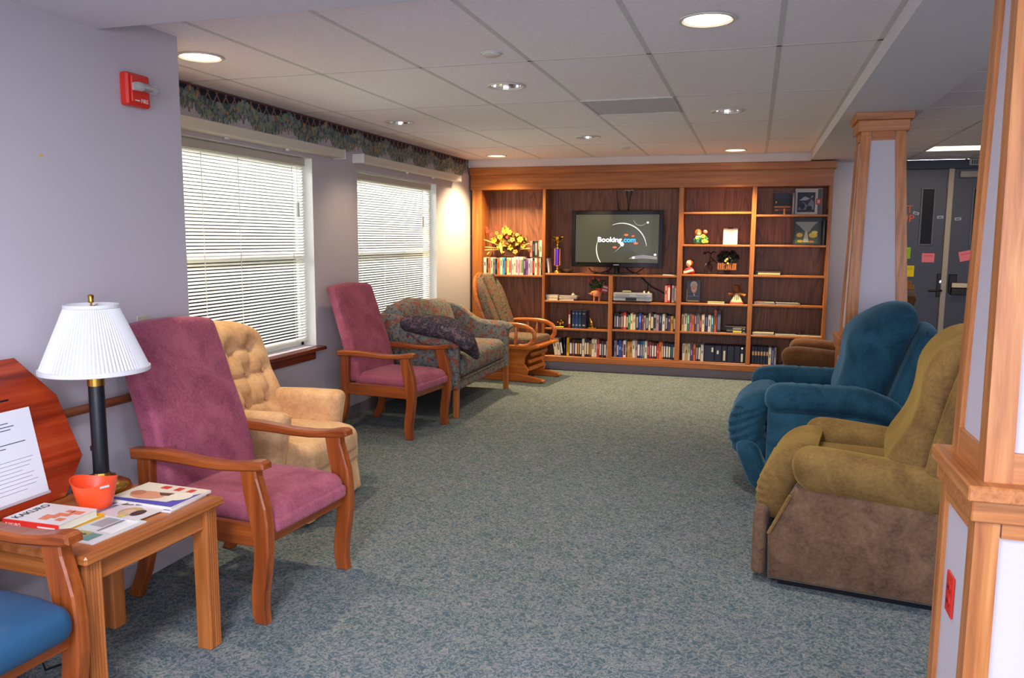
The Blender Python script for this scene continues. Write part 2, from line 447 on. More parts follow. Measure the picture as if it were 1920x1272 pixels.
# lowered soffits and beam
structure(MB().box(XN, 6.2, -3.2, 2.70, SZ, 2.66).build('trim_1', M_soffit))
structure(MB().box(.52, 1.0, 2.70, YB, SZ, 2.66).build('trim_2', M_soffit))
structure(MB().box(XW, .52, 8.94, YB, 2.352, 2.66).build('trim_3', plain('cove_paint', (222, 210, 206), .7)))
# suspended ceiling: every tile its own part
ceil = sempty('ceiling')
XL = [XW, -2.98, -2.37, -1.76, -1.15, -.54, .07, .52]; YL = [2.70, 2.86, 4.08, 5.30, 6.52, 7.74, 8.94]
HR = .098
def tile(x0, x1, y0, y1, holes, name='ceiling_tile', mat=None):
    m = MB(); g = .004; z0, z1 = CZ, CZ + .015
    x0, x1, y0, y1 = x0 + g, x1 - g, y0 + g, y1 - g
    hs = [h for h in holes if x0 < h[0] < x1 and y0 < h[1] < y1]
    if not hs:
        m.box(x0, x1, y0, y1, z0, z1, .003)
    else:
        hx, hy = hs[0][:2]; n = 32; V = []
        for z in (z0, z1):
            for k in range(n):
                a = 2 * PI * k / n + PI / 4; ca, sa = math.cos(a), math.sin(a)
                V.append((hx + HR * ca, hy + HR * sa, z))
            for k in range(n):
                a = 2 * PI * k / n + PI / 4; ca, sa = math.cos(a), math.sin(a); q = max(abs(ca), abs(sa))
                u, v = ca / q, sa / q
                V.append((hx + u * (x1 - hx if u > 0 else hx - x0), hy + v * (y1 - hy if v > 0 else hy - y0), z))
        F = []
        for k in range(n):
            l = (k + 1) % n
            F += [(k, l, n + l, n + k), (2 * n + k, 3 * n + k, 3 * n + l, 2 * n + l), (k, 2 * n + k, 2 * n + l, l), (n + k, n + l, 3 * n + l, 3 * n + k)]
        m.add(V, F)
    return m.build(name, mat or M_tile, ceil)
M_vent = plain('vent_panel', (190, 188, 198), .6)
for i in range(7):
    for j in range(6):
        x0, x1, y0, y1 = XL[i], XL[i + 1], YL[j], YL[j + 1]
        if i == 4 and j == 3:
            tile(x0, x1, 5.93, y1, CANS); continue
        tile(x0, x1, y0, y1, CANS)
def bar(x0, x1, y0, y1): MB().box(x0, x1, y0, y1, CZ - .0012, CZ + .012).build('grid_bar', M_grid, ceil)
for x in XL[1:-1]: bar(x - .012, x + .012, 2.70, 8.94)
for y in YL[1:-1]: bar(XW, .52, y - .009, y + .009)
bar(.495, .52, 2.70, 8.94); bar(XW, XW + .02, 3.17, 8.94); bar(XW, .52, 8.925, 8.94)
v = thing('return_air_panel', 'grey perforated return-air panel set in the ceiling grid', 'vent', (-.845, 5.615, CZ))
MB().box(-.295, .295, -.305, .305, -.004, .012, .003).build('face', M_vent, v)
m = MB(); m.box(-.305, -.29, -.315, .315, -.008, .004); m.box(.29, .305, -.315, .315, -.008, .004)
m.box(-.29, .29, -.315, -.3, -.008, .004); m.box(-.29, .29, .3, .315, -.008, .004); m.build('frame', M_grid, v)
# hall ceiling at the right
HX = [1.0, 1.60, 2.21, 2.82, 3.43, 4.04, 4.65, 5.26, 6.2]; HY = [2.7, 3.16, 3.77, 4.38, 4.99, 5.60, 6.21, 6.82, 7.43, 8.04, 8.65, 9.10, 9.6, 10.1]
for i in range(len(HX) - 1):
    for j in range(len(HY) - 1):
        if i == 1 and j == 10: continue
        tile(HX[i], HX[i + 1], HY[j], HY[j + 1], [])
for x in HX[1:-1]: bar(x - .012, x + .012, 2.70, 10.1)
for y in HY[1:-1]: bar(1.0, 6.2, y - .009, y + .009)
tr = thing('ceiling_light_panel', 'bright fluorescent ceiling panel above the dark double doors', 'ceiling light', (1.905, 8.875, CZ))
MB().box(-.29, .29, -.215, .215, -.002, .006).build('diffuser', plain('diffuser_on', (255, 240, 200), .5, emit=(255, 236, 190), es=3.0), tr)
m = MB(); m.box(-.305, -.29, -.225, .225, -.006, .02); m.box(.29, .305, -.225, .225, -.006, .02); m.box(-.305, .305, -.225, -.215, -.006, .02); m.box(-.305, .305, .215, .225, -.006, .02)
m.build('frame', M_grid, tr)
for k, (x, y) in enumerate(FOYER_FILL):  # added panels out of view that house the fill lamps
    t = thing('ceiling_light_panel', ['fluorescent panel in the foyer ceiling nearest the mauve chair', 'fluorescent panel in the foyer ceiling right of the near column', 'fluorescent panel in the foyer ceiling directly behind the viewer', 'fluorescent panel in the foyer ceiling farthest behind the viewer'][k], 'ceiling light', (x, y, SZ))
    MB().box(-.29, .29, -.59, .59, -.012, -.004).build('diffuser', plain('foyer_diffuser', (240, 240, 255), .5, emit=(235, 238, 255), es=1.5), t)
    m = MB(); m.box(-.31, -.29, -.61, .61, -.016, 0); m.box(.29, .31, -.61, .61, -.016, 0); m.box(-.29, .29, -.61, -.59, -.016, 0); m.box(-.29, .29, .59, .61, -.016, 0)
    m.build('frame', M_grid, t)
# recessed cans
can_label = ['lit recessed downlight at the top of the view, largest of all',
             'lit recessed downlight beside the near wall corner, cut off by it',
             'unlit recessed downlight with a mirrored reflector, nearest of the unlit ones',
             'unlit recessed downlight close to the leaf border between the two windows',
             'unlit recessed downlight right of the grey return-air panel',
             'unlit recessed downlight left of the far end of the return-air panel, above the television',
             'lit recessed downlight in the back corner over the glider',
             'lit recessed downlight close to the bookcase, right of the television']
M_lens_on = plain('lens_on', (255, 244, 220), .4, emit=(255, 240, 205), es=9)
M_lens_dim = plain('lens_off', (200, 195, 180), .3, emit=(255, 235, 200), es=.35)  # faint glow added to the lenses of the unlit cans
for (x, y, p, lit, c), lb in zip(CANS, can_label):
    t = thing('recessed_downlight', lb, 'ceiling light', (x, y, CZ), 0, 'recessed downlights')
    MB().lathe([(.118, -.002), (.116, -.007), (.104, -.008), (.096, 0), (.096, .004), (.118, 0)], 32, cap=False).build('trim_ring', M_trimring, t, True)
    MB().lathe([(.097, -.002), (.092, .04), (.078, .10), (.055, .15), (.02, .17)], 32, cap=False).build('reflector', M_chrome if not lit else M_white, t, True)
    z = .012 if lit else .11
    MB().lathe([(.092 if lit else .05, z), (.088 if lit else .04, z + .006)], 28).build('lens', M_lens_on if lit else M_lens_dim, t)
for (x, y), lb in (((-1.288, 3.864), 'small round white sprinkler cap on the near ceiling tiles'), ((-1.276, 8.04), 'tiny round sprinkler cap on the ceiling before the bookcase')):
    t = thing('sprinkler_cap', lb, 'sprinkler', (x, y, CZ))
    MB().lathe([(.048, 0), (.048, -.008), (.04, -.014), (.001, -.015)], 24).build('cap_disc', M_trimring, t, True)
    MB().lathe([(.054, 0), (.054, -.004), (.05, -.004)], 24).build('collar', M_grid, t, True)

# baseboards
M_basel = plain('vinyl_base_light', (176, 166, 174), .5)
structure(MB().box(XN, XN + .012, -3.2, 3.17, 0, .085, .003).build('baseboard_left_front', M_basel))
structure(MB().box(XW, XW + .012, 3.17, 8.95, 0, .1, .003).build('baseboard_left', M_base))
structure(MB().box(XW, XN, 3.17, 3.182, 0, .1, .003).build('baseboard_left_return', M_base))
structure(MB().box(.76, 1.15, YB - .012, YB, 0, .1, .003).build('baseboard_back', M_base))

# windows ------------------------------------------------------------
M_vinyl = plain('window_vinyl', (232, 232, 228), .4)
def window(idx, Wd, apron):
    y0, y1, z0, z1 = Wd
    t = sempty('window_%d' % idx, (XW, 0, 0))
    m = MB(); xo = -.15; xi = -.11
    for a in ((y0, y0 + .045, z0, z1), (y1 - .045, y1, z0, z1), (y0, y1, z0, z0 + .05), (y0, y1, z1 - .05, z1)): m.box(xo, xi, *a, .004)
    m.build('window_frame', M_vinyl, t)
    for yy in ((y0, y0 + .004), (y1 - .004, y1)): MB().box(-.11, 0, yy[0], yy[1], z0, z1).build('jamb', M_vinyl, t)
    MB().box(-.11, 0, y0, y1, z1 - .004, z1).build('head_jamb', M_vinyl, t)
    zm = 1.40
    MB().box(xo + .004, xi + .006, y0 + .045, y1 - .045, zm - .025, zm + .025, .004).build('meeting_rail', M_vinyl, t)
    for a, b in ((z0 + .05, zm - .025), (zm + .025, z1 - .05)):
        MB().box(xo + .018, xo + .022, y0 + .045, y1 - .045, a, b).build('pane', M_pane, t)
    m = MB(); m.box(-.16, .075, y0 - .03, y1 + .025, z0 - .03, z0 - .004, .005)
    m.box(-.001, .075, y1, y1 + .03, z0 - .03, z0 - .004, .005)
    m.build('window_sill', M_sill, t)
    MB().box(0, .02, y0 - .02, y1 - .045, z0 - .10, z0 - .03, .003).build('apron', M_sill, t)
    return t
window(1, W1, True); window(2, W2, True)
w3 = sempty('window_3', (1.35, -3.3, 0))  # invented window, gives the added frontal fill an opening
for k in range(5):
    MB().box(-3.25 + k * 1.6, -3.15 + k * 1.6, -.05, .05, .25, 2.2, .004).build('mullion', M_vinyl, w3)
for k in range(4): MB().box(-3.15 + k * 1.6, -1.65 + k * 1.6, -.085, -.08, .25, 2.2).build('pane', M_pane, w3)
def blind(label, y0, y1, zb, zt, ladders, wand_y, wz):
    t = thing('venetian_blind', label, 'blind', (XW - .045, (y0 + y1) / 2, 0), 0, 'white venetian blinds')
    h = (y1 - y0) / 2
    MB().box(-.02, .022, -h, h, zt, zt + .055, .004).build('headrail', plain('headrail', (186, 180, 170), .45), t)
    ts = math.radians(35); w2 = .0135; pitch = .0218
    n = int((zt - zb - .03) / pitch)
    # one slat mesh shared by all: shallow arched strip tilted towards the room
    V = []; F = []; q = 4
    for yy in (-h + .004, h - .004):
        for k in range(q + 1):
            u = -1 + 2 * k / q; a = .0022 * (1 - u * u)
            V.append((u * w2 * math.cos(ts) - a * math.sin(ts), yy, u * w2 * math.sin(ts) + a * math.cos(ts)))
    for k in range(q): F.append((k, k + 1, q + 2 + k, q + 1 + k))
    o = None
    for k in range(n):
        z = zt - .014 - k * pitch
        if o is None: o = MB().add(V, F).build('slat', M_slat, t, True); o.location.z = z
        else:
            c = o.copy(); COL.objects.link(c); c.location.z = z
    zb2 = zt - .014 - n * pitch
    MB().box(-.012, .012, -h + .002, h - .002, zb2 - .008, zb2 + .008, .003).build('bottom_rail', M_slat, t)
    yc = (y0 + y1) / 2
    for y in ladders:
        m = MB(); m.box(.0125, .0137, y - yc - .003, y - yc + .003, zb2, zt); m.build('ladder_cord', M_vinyl, t)
    MB().tube([(.02, wand_y - yc, zt), (.024, wand_y - yc, wz)], .0022, 6).build('cord', M_vinyl, t)
    if wz > 1.3:
        b = MB().box(.016, .032, wand_y - yc - .014, wand_y - yc + .012, wz - .11, wz, .003).build('cord_tassel', M_vinyl, t)
    return t
blind('white venetian blind on the larger nearer window, above the tan chair', 3.96, 5.40, .71, 2.065, (4.22, 4.59, 5.23), 5.285, 1.79)
blind('white venetian blind on the farther window behind the floral loveseat', 6.20, 7.86, .71, 2.03, (6.31, 6.76, 7.20, 7.65), 7.64, 1.75)
M_corn = plain('cornice_paint', (206, 200, 186), .55)
for (ya, yb, lb) in ((3.30, 5.79, 'off-white cornice box above the nearer window'), (6.11, 8.42, 'off-white cornice box above the farther window')):
    t = thing('window_cornice', lb, 'cornice', (XW, (ya + yb) / 2, 0), 0, 'cornice boxes above the windows')
    h = (yb - ya) / 2
    MB().box(0, .105, -h, h, 2.158, 2.222, .003).build('board', M_corn, t)
    for e in (-h - .003, h):
        MB().box(.0, .11, e, e + .003, 2.152, 2.226, .001).build('end_cap', M_vinyl, t)
    for q in (-.15, .4):
        MB().box(.04, .06, q * h, q * h + .03, 2.14, 2.158, .003).build('bracket', M_vinyl, t)

# die-cut leaf wallpaper border --------------------------------------
bd = thing('wallpaper_border', 'navy wallpaper border of ivy garlands on a lattice under the ceiling', 'wallpaper border', (XW, 0, 0))
Y0, Y1 = 3.2, 8.94
M_navy = plain('border_navy', (24, 28, 46), .8)
per = .53
def droop(y):  # bottom of the garland
    u = ((y - 4.10) / per) % 1.0
    return .120 + .078 * math.sin(PI * min(1, u * 1.02)) ** .8 + .004 * math.sin(u * 40)
m = MB(); N = 300; V = []; F = []
for i in range(N + 1):
    y = Y0 + (Y1 - Y0) * i / N
    V += [(.0008, y, CZ - .001), (.0008, y, CZ - droop(y) + .045)]
for i in range(N): F.append((2 * i, 2 * i + 1, 2 * i + 3, 2 * i + 2))
m.add(V, F).build('backing', M_navy, bd)
m = MB()
def flat(m, pts, x, mi=0): m.add([(x, a, b) for a, b in pts], [tuple(range(len(pts)))], mi)
y = Y0
while y < Y1:
    for d in (1, -1):
        a, b = (y, y + .105) if d > 0 else (y + .105, y)
        w_ = .0055
        flat(m, [(a - w_, CZ - .014), (a + w_, CZ - .014), (b + w_, CZ - .17), (b - w_, CZ - .17)], .0012)
    y += .0883
m.build('lattice', plain('border_lattice', (150, 112, 100), .8), bd)
flatm = MB(); flatm.add([(.0014, Y0, CZ - .001), (.0014, Y1, CZ - .001), (.0014, Y1, CZ - .012), (.0014, Y0, CZ - .012)], [(0, 1, 2, 3)])
flatm.build('edge_band', plain('border_edge', (112, 66, 70), .8), bd)
rb = random.Random(3)
leafc = [(108, 128, 116), (130, 142, 118), (86, 108, 118), (148, 150, 126), (72, 92, 92), (128, 132, 138), (194, 134, 76), (152, 96, 70)]
lm = [plain('border_leaf', c, .85) for c in leafc]
lf = MB(); k = 0
def leaf_shape(cy, cz, s, ang, kind):
    prof = [(0, -1.15), (.28, -.62), (.62, -.5), (.5, -.12), (.95, .2), (.5, .32), (.42, .72), (0, .55), (-.42, .72), (-.5, .32), (-.95, .2), (-.5, -.12), (-.62, -.5), (-.28, -.62)] if kind == 0 else \
           [(0, -1.3), (.30, -.6), (.38, 0), (.25, .55), (0, .8), (-.25, .55), (-.38, 0), (-.30, -.6)] if kind == 1 else \
           [(math.cos(2 * PI * i / 9) * .55, math.sin(2 * PI * i / 9) * .75) for i in range(9)]
    c, n = math.cos(ang), math.sin(ang)
    return [(cy + s * (u * c - v * n), cz + s * (u * n + v * c)) for u, v in prof]
spots = []
y = Y0 + .01
while y < Y1 - .02:
    d = droop(y); u = ((y - 4.10) / per) % 1.0
    top = .022 + .066 * math.sin(PI * u) ** .7
    zz = top
    while zz < d: spots.append((zz + rb.uniform(-.006, .006), y + rb.uniform(-.010, .010), d)); zz += .017
    y += .017
spots.sort(key=lambda q: -q[0])
for zz, yy, d in spots:
    r_ = rb.random(); mi = 6 if r_ < .07 else 7 if r_ < .10 else rb.randrange(6)
    edge = zz > d - .035
    kd = 2 if mi == 6 else (1 if edge else 0 if rb.random() < .75 else 1)
    if edge and mi == 6: mi, kd = 1, 1
    flat(lf, leaf_shape(min(max(yy, Y0 + .02), Y1 - .02), CZ - zz, rb.uniform(.019, .028) if not edge else rb.uniform(.017, .023), rb.uniform(-.5, .5), kd), .0018 + .0000016 * k, mi); k += 1
o = lf.build('leaves', lm, bd); o['kind'] = 'stuff'

# doors --------------------------------------------------------------
YD = 10.1
M_door = plain('door_paint', (66, 66, 78), .45); M_dframe = plain('door_frame', (38, 40, 62), .5)
m = MB(); m.box(1.05 + .12, 1.25, YD - .05, YD, 0, 2.436, .004); m.box(2.96, 3.06, YD - .05, YD, 0, 2.436, .004); m.box(1.25, 2.96, YD - .05, YD, 2.335, 2.436, .004)
structure(m.build('trim_4', M_dframe))
M_dark = plain('dark_glass', (14, 10, 8), .35, spec=.15)
def door(idx, x0, x1, vis, handle):
    t = sempty('door_%d' % idx, (x0, YD - .035, 0)); w_ = x1 - x0
    MB().box(0, w_, 0, .03, .01, 2.33, .003).build('leaf', M_door, t)
    a, b = vis
    m = MB()
    for q in ((a - .02, a, 1.48, 2.13), (b, b + .02, 1.48, 2.13), (a, b, 1.48, 1.50), (a, b, 2.11, 2.13)): m.box(q[0], q[1], -.012, 0, q[2], q[3], .003)
    f = m.build('vision_frame', plain('vision_frame', (84, 84, 96), .4), t)
    MB().box(a, b, -.004, 0, 1.50, 2.11).build('pane', M_dark, f)
    handle(t)
M_hard = plain('dark_bronze', (34, 26, 26), .35, .6)
def lever(t):
    h = MB().box(.745, .845, -.012, 0, .90, 1.165, .004).build('lockset', M_hard, t)
    MB().tube([(.79, -.012, .975), (.79, -.055, .975), (.77, -.06, .975), (.66, -.06, .97)], .011, 8).build('lever', M_hard, h)
    MB().lathe([(.026, 0), (.026, .014), (.001, .016)], 16, M=Matrix.Translation((.795, -.012, 1.07)) @ Matrix.Rotation(PI / 2, 4, 'X')).build('lock_cylinder', M_chrome, h)
    MB().box(.775, .845, -.02, 0, 2.13, 2.19, .004).build('sensor_tab', plain('tab_grey', (120, 120, 132), .4), t)
def panic(t):
    h = MB().box(.03, .11, -.03, 0, .95, 1.16, .005).build('latch_case', M_hard, t)
    MB().box(.05, .80, -.07, -.03, 1.01, 1.07, .006).build('push_bar', plain('bar_brass', (168, 144, 110), .3, .8), t)
    MB().box(.05, .80, -.075, -.02, .93, 1.01, .006).build('bar_rail', M_hard, t)
    MB().box(.06, .60, -.06, 0, 2.235, 2.305, .006).build('door_closer', plain('closer_grey', (150, 140, 132), .5), t)
door(1, 1.25, 2.045, (.545, .655), lever); door(2, 2.085, 2.96, (.225, .335), panic)
structure(MB().box(2.035, 2.092, YD - .07, YD - .0351, .01, 2.335, .004).build('trim_5', plain('astragal', (176, 160, 140), .5)))
def note(name, label, cat, x0, x1, z0, z1, c, rot=0, grp=None):
    t = thing(name, label, cat, ((x0 + x1) / 2, YD - .0362, (z0 + z1) / 2), 0, grp); t.rotation_euler = (0, rot, 0)
    w_, h_ = (x1 - x0) / 2, (z1 - z0) / 2
    MB().box(-w_, w_, -.0012, .0008, -h_, h_).build('sheet', P(c, .8), t)
    m = MB()
    for q in (.55, .35): m.box(-w_ * .8, w_ * .7, -.0018, -.0012, h_ * q - .004, h_ * q)
    m.build('print', P((200, 80, 90) if c[0] > 230 and c[1] < 180 else (150, 140, 40), .8), t)
note('paper_note', 'pink paper note on the left door below its window', 'note', 1.827, 1.955, 1.292, 1.394, (246, 128, 138))
note('paper_note', 'tilted pink paper note on the right door above the push bar', 'note', 2.205, 2.345, 1.315, 1.425, (246, 128, 138), -.22)
note('sticky_note', 'yellow sticky note half hidden behind the far column', 'note', 1.64, 1.755, 1.125, 1.252, (246, 214, 30))
note('sticky_note', 'lime green sticky note above the yellow one, at the column edge', 'note', 1.60, 1.706, 1.33, 1.46, (150, 200, 30))
for i, (x, z, lb) in enumerate(((1.735, 1.845, 'small white sticker beside the orange letters on the door'), (1.985, 1.80, 'small white sticker near the latch edge of the left door'), (2.165, 1.78, 'small white sticker on the right door near the meeting edge'))):
    t = thing('door_sticker', lb, 'sticker', (x, YD - .0362, z)); t.rotation_euler = (0, (.25, -.05, -.05)[i], 0)
    MB().box(-.032, .032, -.001, .0008, -.016, .016).build('label_face', P((170, 172, 186), .5), t)
    MB().box(-.02, .018, -.0016, -.001, -.008, .006).build('print', P((90, 90, 104), .5), t)
lt = thing('door_letters', 'orange cut-out letters stuck on the left door', 'lettering', (1.62, YD - .0362, 1.82))
M_or = P((232, 92, 34), .6)
text('letter_row', 'T', .12, M_or, lt, (.012, 0, .03), (PI / 2, 0, 0), .002); text('letter_row', 'UP', .12, M_or, lt, (-.045, 0, -.075), (PI / 2, 0, 0), .002)
t = thing('ceiling_alarm', 'grey louvred alarm box on the wall over the right door', 'alarm', (2.285, YD - .0505, 2.41))
MB().box(-.06, .06, -.05, 0, -.045, .025, .006).build('housing', P((170, 166, 160), .5), t)
for k in range(4): MB().box(-.04 + k * .022, -.028 + k * .022, -.054, -.05, -.035, .012).build('louvre', P((40, 36, 34), .5), t)

# columns ------------------------------------------------------------
def frustum(m, r0, z0, r1, z1):
    V = []
    for (x0, x1, y0, y1), z in ((r0, z0), (r1, z1)): V += [(x0, y0, z), (x1, y0, z), (x1, y1, z), (x0, y1, z)]
    m.add(V, [(3, 2, 1, 0), (4, 5, 6, 7), (0, 1, 5, 4), (1, 2, 6, 5), (2, 3, 7, 6), (3, 0, 4, 7)])
def shrink(r, d): return (r[0] + d, r[1] - d, r[2] + d, r[3] - d)
def lerp(a, b, t): return tuple(p + (q - p) * t for p, q in zip(a, b))
def framed(t, r0, z0, r1, z1, sw, rail_b, rail_t, rec=.012):
    """a four-sided framed shaft: panel core, four corner stiles, rails on each side"""
    m = MB(); frustum(m, shrink(r0, rec), z0, shrink(r1, rec), z1); m.build('panel', M_wall, t)
    for i in (0, 1):
        for j in (2, 3):
            def cr(r, s):
                x = (r[0], r[0] + s) if i == 0 else (r[1] - s, r[1]); y = (r[2], r[2] + s) if j == 2 else (r[3] - s, r[3])
                return (*x, *y)
            m = MB(); frustum(m, cr(r0, sw), z0, cr(r1, sw * .92), z1); m.build('stile', OW[2], t)
    H = z1 - z0
    for za, zb in ((z0, z0 + rail_b), (z1 - rail_t, z1)):
        ra, rb_ = lerp(r0, r1, (za - z0) / H), lerp(r0, r1, (zb - z0) / H)
        for side in range(4):
            def sl(r):
                e = .001
                return [(r[0] + sw, r[1] - sw, r[2] + e, r[2] + .02), (r[0] + sw, r[1] - sw, r[3] - .02, r[3] - e),
                        (r[0] + e, r[0] + .02, r[2] + sw, r[3] - sw), (r[1] - .02, r[1] - e, r[2] + sw, r[3] - sw)][side]
            m = MB(); frustum(m, sl(ra), za, sl(rb_), zb); m.build('rail', OW[0 if side < 2 else 1], t)
def column(loc, ped, ledge, zl, sb, st, stile_p, stile_s, rails):
    t = structure(bpy.data.objects.new('column', None)); COL.objects.link(t)
    framed(t, ped, 0.0, ped, zl - .04, stile_p, .12, .10)
    MB().box(ledge[0], ledge[1], ledge[2], ledge[3], zl - .04, zl, .004).build('ledge', OW[1], t)
    MB().box(ped[0] - .012, ped[1] + .012, ped[2] - .012, ped[3] + .012, zl - .10, zl - .04, .003).build('apron', OW[0], t)
    framed(t, sb, zl, st, 2.24, stile_s, *rails)
    r = shrink(st, -.02); MB().box(*r, 2.24, 2.312, .004).build('collar', OW[0], t)
    r = shrink(st, -.042); MB().box(*r, 2.312, SZ, .004).build('crown', OW[0], t)
    return t
cn = column(None, (.55, .90, 2.145, 2.515), (.52, .93, 2.10, 2.525), .945, (.562, .885, 2.145, 2.48), (.562, .80, 2.195, 2.395), .06, .062, (.075, .06))
cn['label'] = 'near oak-trimmed tapered column with a red outlet'
cf = column(None, (.585, 1.0, 5.68, 6.10), (.565, 1.02, 5.65, 6.13), .878, (.602, .985, 5.70, 6.08), (.637, .905, 5.78, 6.05), .07, .068, (.05, .055))
cf['label'] = 'far oak-trimmed tapered column behind the blue recliner'
ol = thing('electrical_outlet', 'red duplex outlet on the near column panel', 'outlet', (.561, 2.36, .56))
M_red = plain('red_plastic', (214, 44, 30), .35)
MB().box(-.006, .0, -.036, .036, -.058, .058, .002).build('cover_plate', M_red, ol)
for z in (.02, -.02):
    q = MB().lathe([(.017, 0), (.017, .003), (.001, .003)], 16, M=Matrix.Translation((-.006, 0, z)) @ Matrix.Rotation(-PI / 2, 4, 'Y')).build('receptacle', plain('red_socket', (196, 34, 26), .3), ol)
    m = MB(); m.box(-.0098, -.009, -.008, -.005, z - .006, z + .006); m.box(-.0098, -.009, .005, .008, z - .006, z + .006); m.build('slot', M_black, ol)

# near-wall fittings -------------------------------------------------
fa = thing('fire_alarm', 'red fire alarm with clear strobe high on the near wall', 'fire alarm', (XN, 2.868, 2.147))
MB().box(0, .042, -.068, .068, -.068, .068, .008).build('housing', M_red, fa)
MB().box(.042, .05, -.05, .055, -.055, .055, .004).build('face_plate', M_red, fa)
M_clear = NT('clear_lens'); M_clear.b.inputs['Transmission Weight'].default_value = .8; M_clear.b.inputs['Roughness'].default_value = .15
M_clear.b.inputs['Base Color'].default_value = (.9, .9, .92, 1)
s_ = MB().box(.05, .085, -.052, .078, -.008, .026, .006).build('strobe', M_clear.m, fa)
MB().box(.05, .062, -.05, .0, -.006, .024, .003).build('strobe_base', M_white, fa)
MB().box(.066, .078, -.01, .05, .002, .016, .003).build('flash_tube', M_chrome, s_)
text('fire_word', 'FIRE', .024, M_white, fa, (.0502, -.001, -.052), (PI / 2, 0, PI / 2)); MB().box(.05, .0506, -.035, -.008, -.048, -.043).build('print', M_white, fa)
hr = thing('handrail', 'brown wooden handrail along the near wall behind the lamp', 'handrail', (XN, 0, .85))
MB().tube([(.058, -2.9, 0), (.058, 3.12, 0)], .019, 12).build('rail', M_rail, hr, True)
MB().tube([(.058, 3.12, 0), (.053, 3.14, 0), (.03, 3.145, 0), (.0, 3.145, 0)], .019, 12).build('end_return', M_rail, hr, True)
for y in (-1.2, .6, 1.9, 2.95): MB().tube([(0, y, -.04), (.04, y, -.04), (.056, y, -.018)], .008, 8).build('bracket', M_brass, hr)
wp = thing('wall_plate', 'beige switch plate on the near wall beside the lampshade', 'switch plate', (XN, 2.865, 1.13))
MB().box(0, .008, -.04, .04, -.06, .055, .003).build('cover_plate', P((188, 180, 160), .5), wp)
MB().box(.008, .014, -.01, .01, -.02, .02, .002).build('toggle', P((200, 194, 176), .5), wp)
st = thing('wall_sticker', 'tiny yellow sticker on the bare near wall left of the alarm', 'sticker', (XN, 2.393, 1.829))
MB().box(0, .0008, -.008, .008, -.004, .004).build('label_face', P((220, 180, 40), .6), st)

# ------------------------------------------------------------------ armchairs
def arm_poly():
    top = [(-.29, .655), (-.2, .662), (-.1, .662), (0, .655), (.1, .648), (.2, .648), (.28, .656), (.34, .668), (.375, .670), (.39, .662)]
    bot = [(.392, .640), (.37, .632), (.28, .622), (.18, .614), (.08, .614), (0, .618), (-.15, .620), (-.285, .612)]
    return top + bot
def front_leg_poly():
    rear = [(.268, .635), (.276, .58), (.290, .50), (.312, .41), (.325, .32), (.322, .25), (.312, .18), (.303, .11), (.306, .05), (.318, 0)]
    front = [(.372, 0), (.366, .06), (.370, .13), (.384, .21), (.396, .30), (.397, .40), (.388, .48), (.368, .55), (.352, .60), (.348, .635)]
    return rear + front
def back_leg_poly():
    return [(-.262, .63), (-.262, .40), (-.268, .24), (-.295, .13), (-.352, 0), (-.292, 0), (-.236, .12), (-.208, .22), (-.196, .40), (-.19, .63)]
def armchair(label, loc, rz, up_mat, seat_front=.36, high=True, seat_ext=0.0, group=None):
    t = thing('armchair', label, 'chair', loc, rz, group)
    for s in (-1, 1):
        y = s * .287
        MB().prism(front_leg_poly(), y - .024, y + .024, 'y', .006).build('leg', AW[2], t)
        MB().prism(back_leg_poly(), y - .022, y + .022, 'y', .006).build('leg', AW[2], t)
        MB().prism(arm_poly(), y - .034, y + .030, 'y', .008).build('armrest', AW[0], t)
        MB().box(-.24, .34, y - .014, y + .014, .315, .405, .004).build('side_rail', AW[0], t)
    MB().box(.335, .360, -.275, .275, .315, .39, .004).build('front_rail', AW[1], t)
    MB().box(-.26, -.235, -.275, .275, .315, .40, .004).build('back_rail', AW[1], t)
    def sf(x, y, z):
        e = max(0, (x - .16) / .12)
        z2 = z + .012 * (1 - (y / .26) ** 2) * (1 - (x / .3) ** 2) * (1 if z > 0 else 0)
        return (x, y, z2 - .018 * min(e, 1) ** 2)
    L = .57 + seat_ext
    MB().soft((L, .516, .105), .045, (6, 6, 1), sf, c=(-.185 + L / 2, 0, .428)).build('seat', up_mat, t, True)
    if high:
        MB().soft((.05, .50, .06), .02, (2, 6, 2), c=(.372, 0, .392)).build('seat_front', up_mat, t, True)
        H = .74
        def bf(x, y, z):
            q = (z + H / 2) / H                                   # 0 bottom .. 1 top
            top = max(0, (q - .8) / .2)
            zz = z + .020 * (1 - (y / .27) ** 2) * q + (-.004 * top * (abs(y) / .26) ** 3)
            lean = -.095 * q - .140 * max(0, q - .12) ** 1.25
            yy = y * (1 - .02 * top)
            xx = x * (1 - .12 * q) + lean + .012 * math.sin(PI * min(1, q * 1.6)) * (1 if x > 0 else 0)
            return (xx, yy, zz)
        MB().soft((.105, .54, H), .028, (2, 8, 14), bf, c=(-.165, 0, .41 + H / 2)).build('backrest', up_mat, t, True)
    else:
        H = .46
        bf = lambda x, y, z: (x - .04 * (z + H / 2) / H, y, z)
        MB().soft((.07, .5, H), .03, (2, 6, 6), bf, c=(-.11, 0, .44 + H / 2)).build('backrest', up_mat, t, True)
    return t
armchair('mauve high-back armchair nearest the viewer, beside the lamp table', (-2.138, 2.905, 0), -4.5, M_pink, group='mauve high-back armchairs')
armchair('mauve high-back armchair between the windows, in front of the floral loveseat', (-2.77, 5.76, 0), -6, M_pink, group='mauve high-back armchairs')
armchair('wooden armchair with a blue vinyl seat, at the front edge of the lamp table', (-2.27, 1.50, 0), -3, M_bluevinyl, high=False, seat_ext=.03)

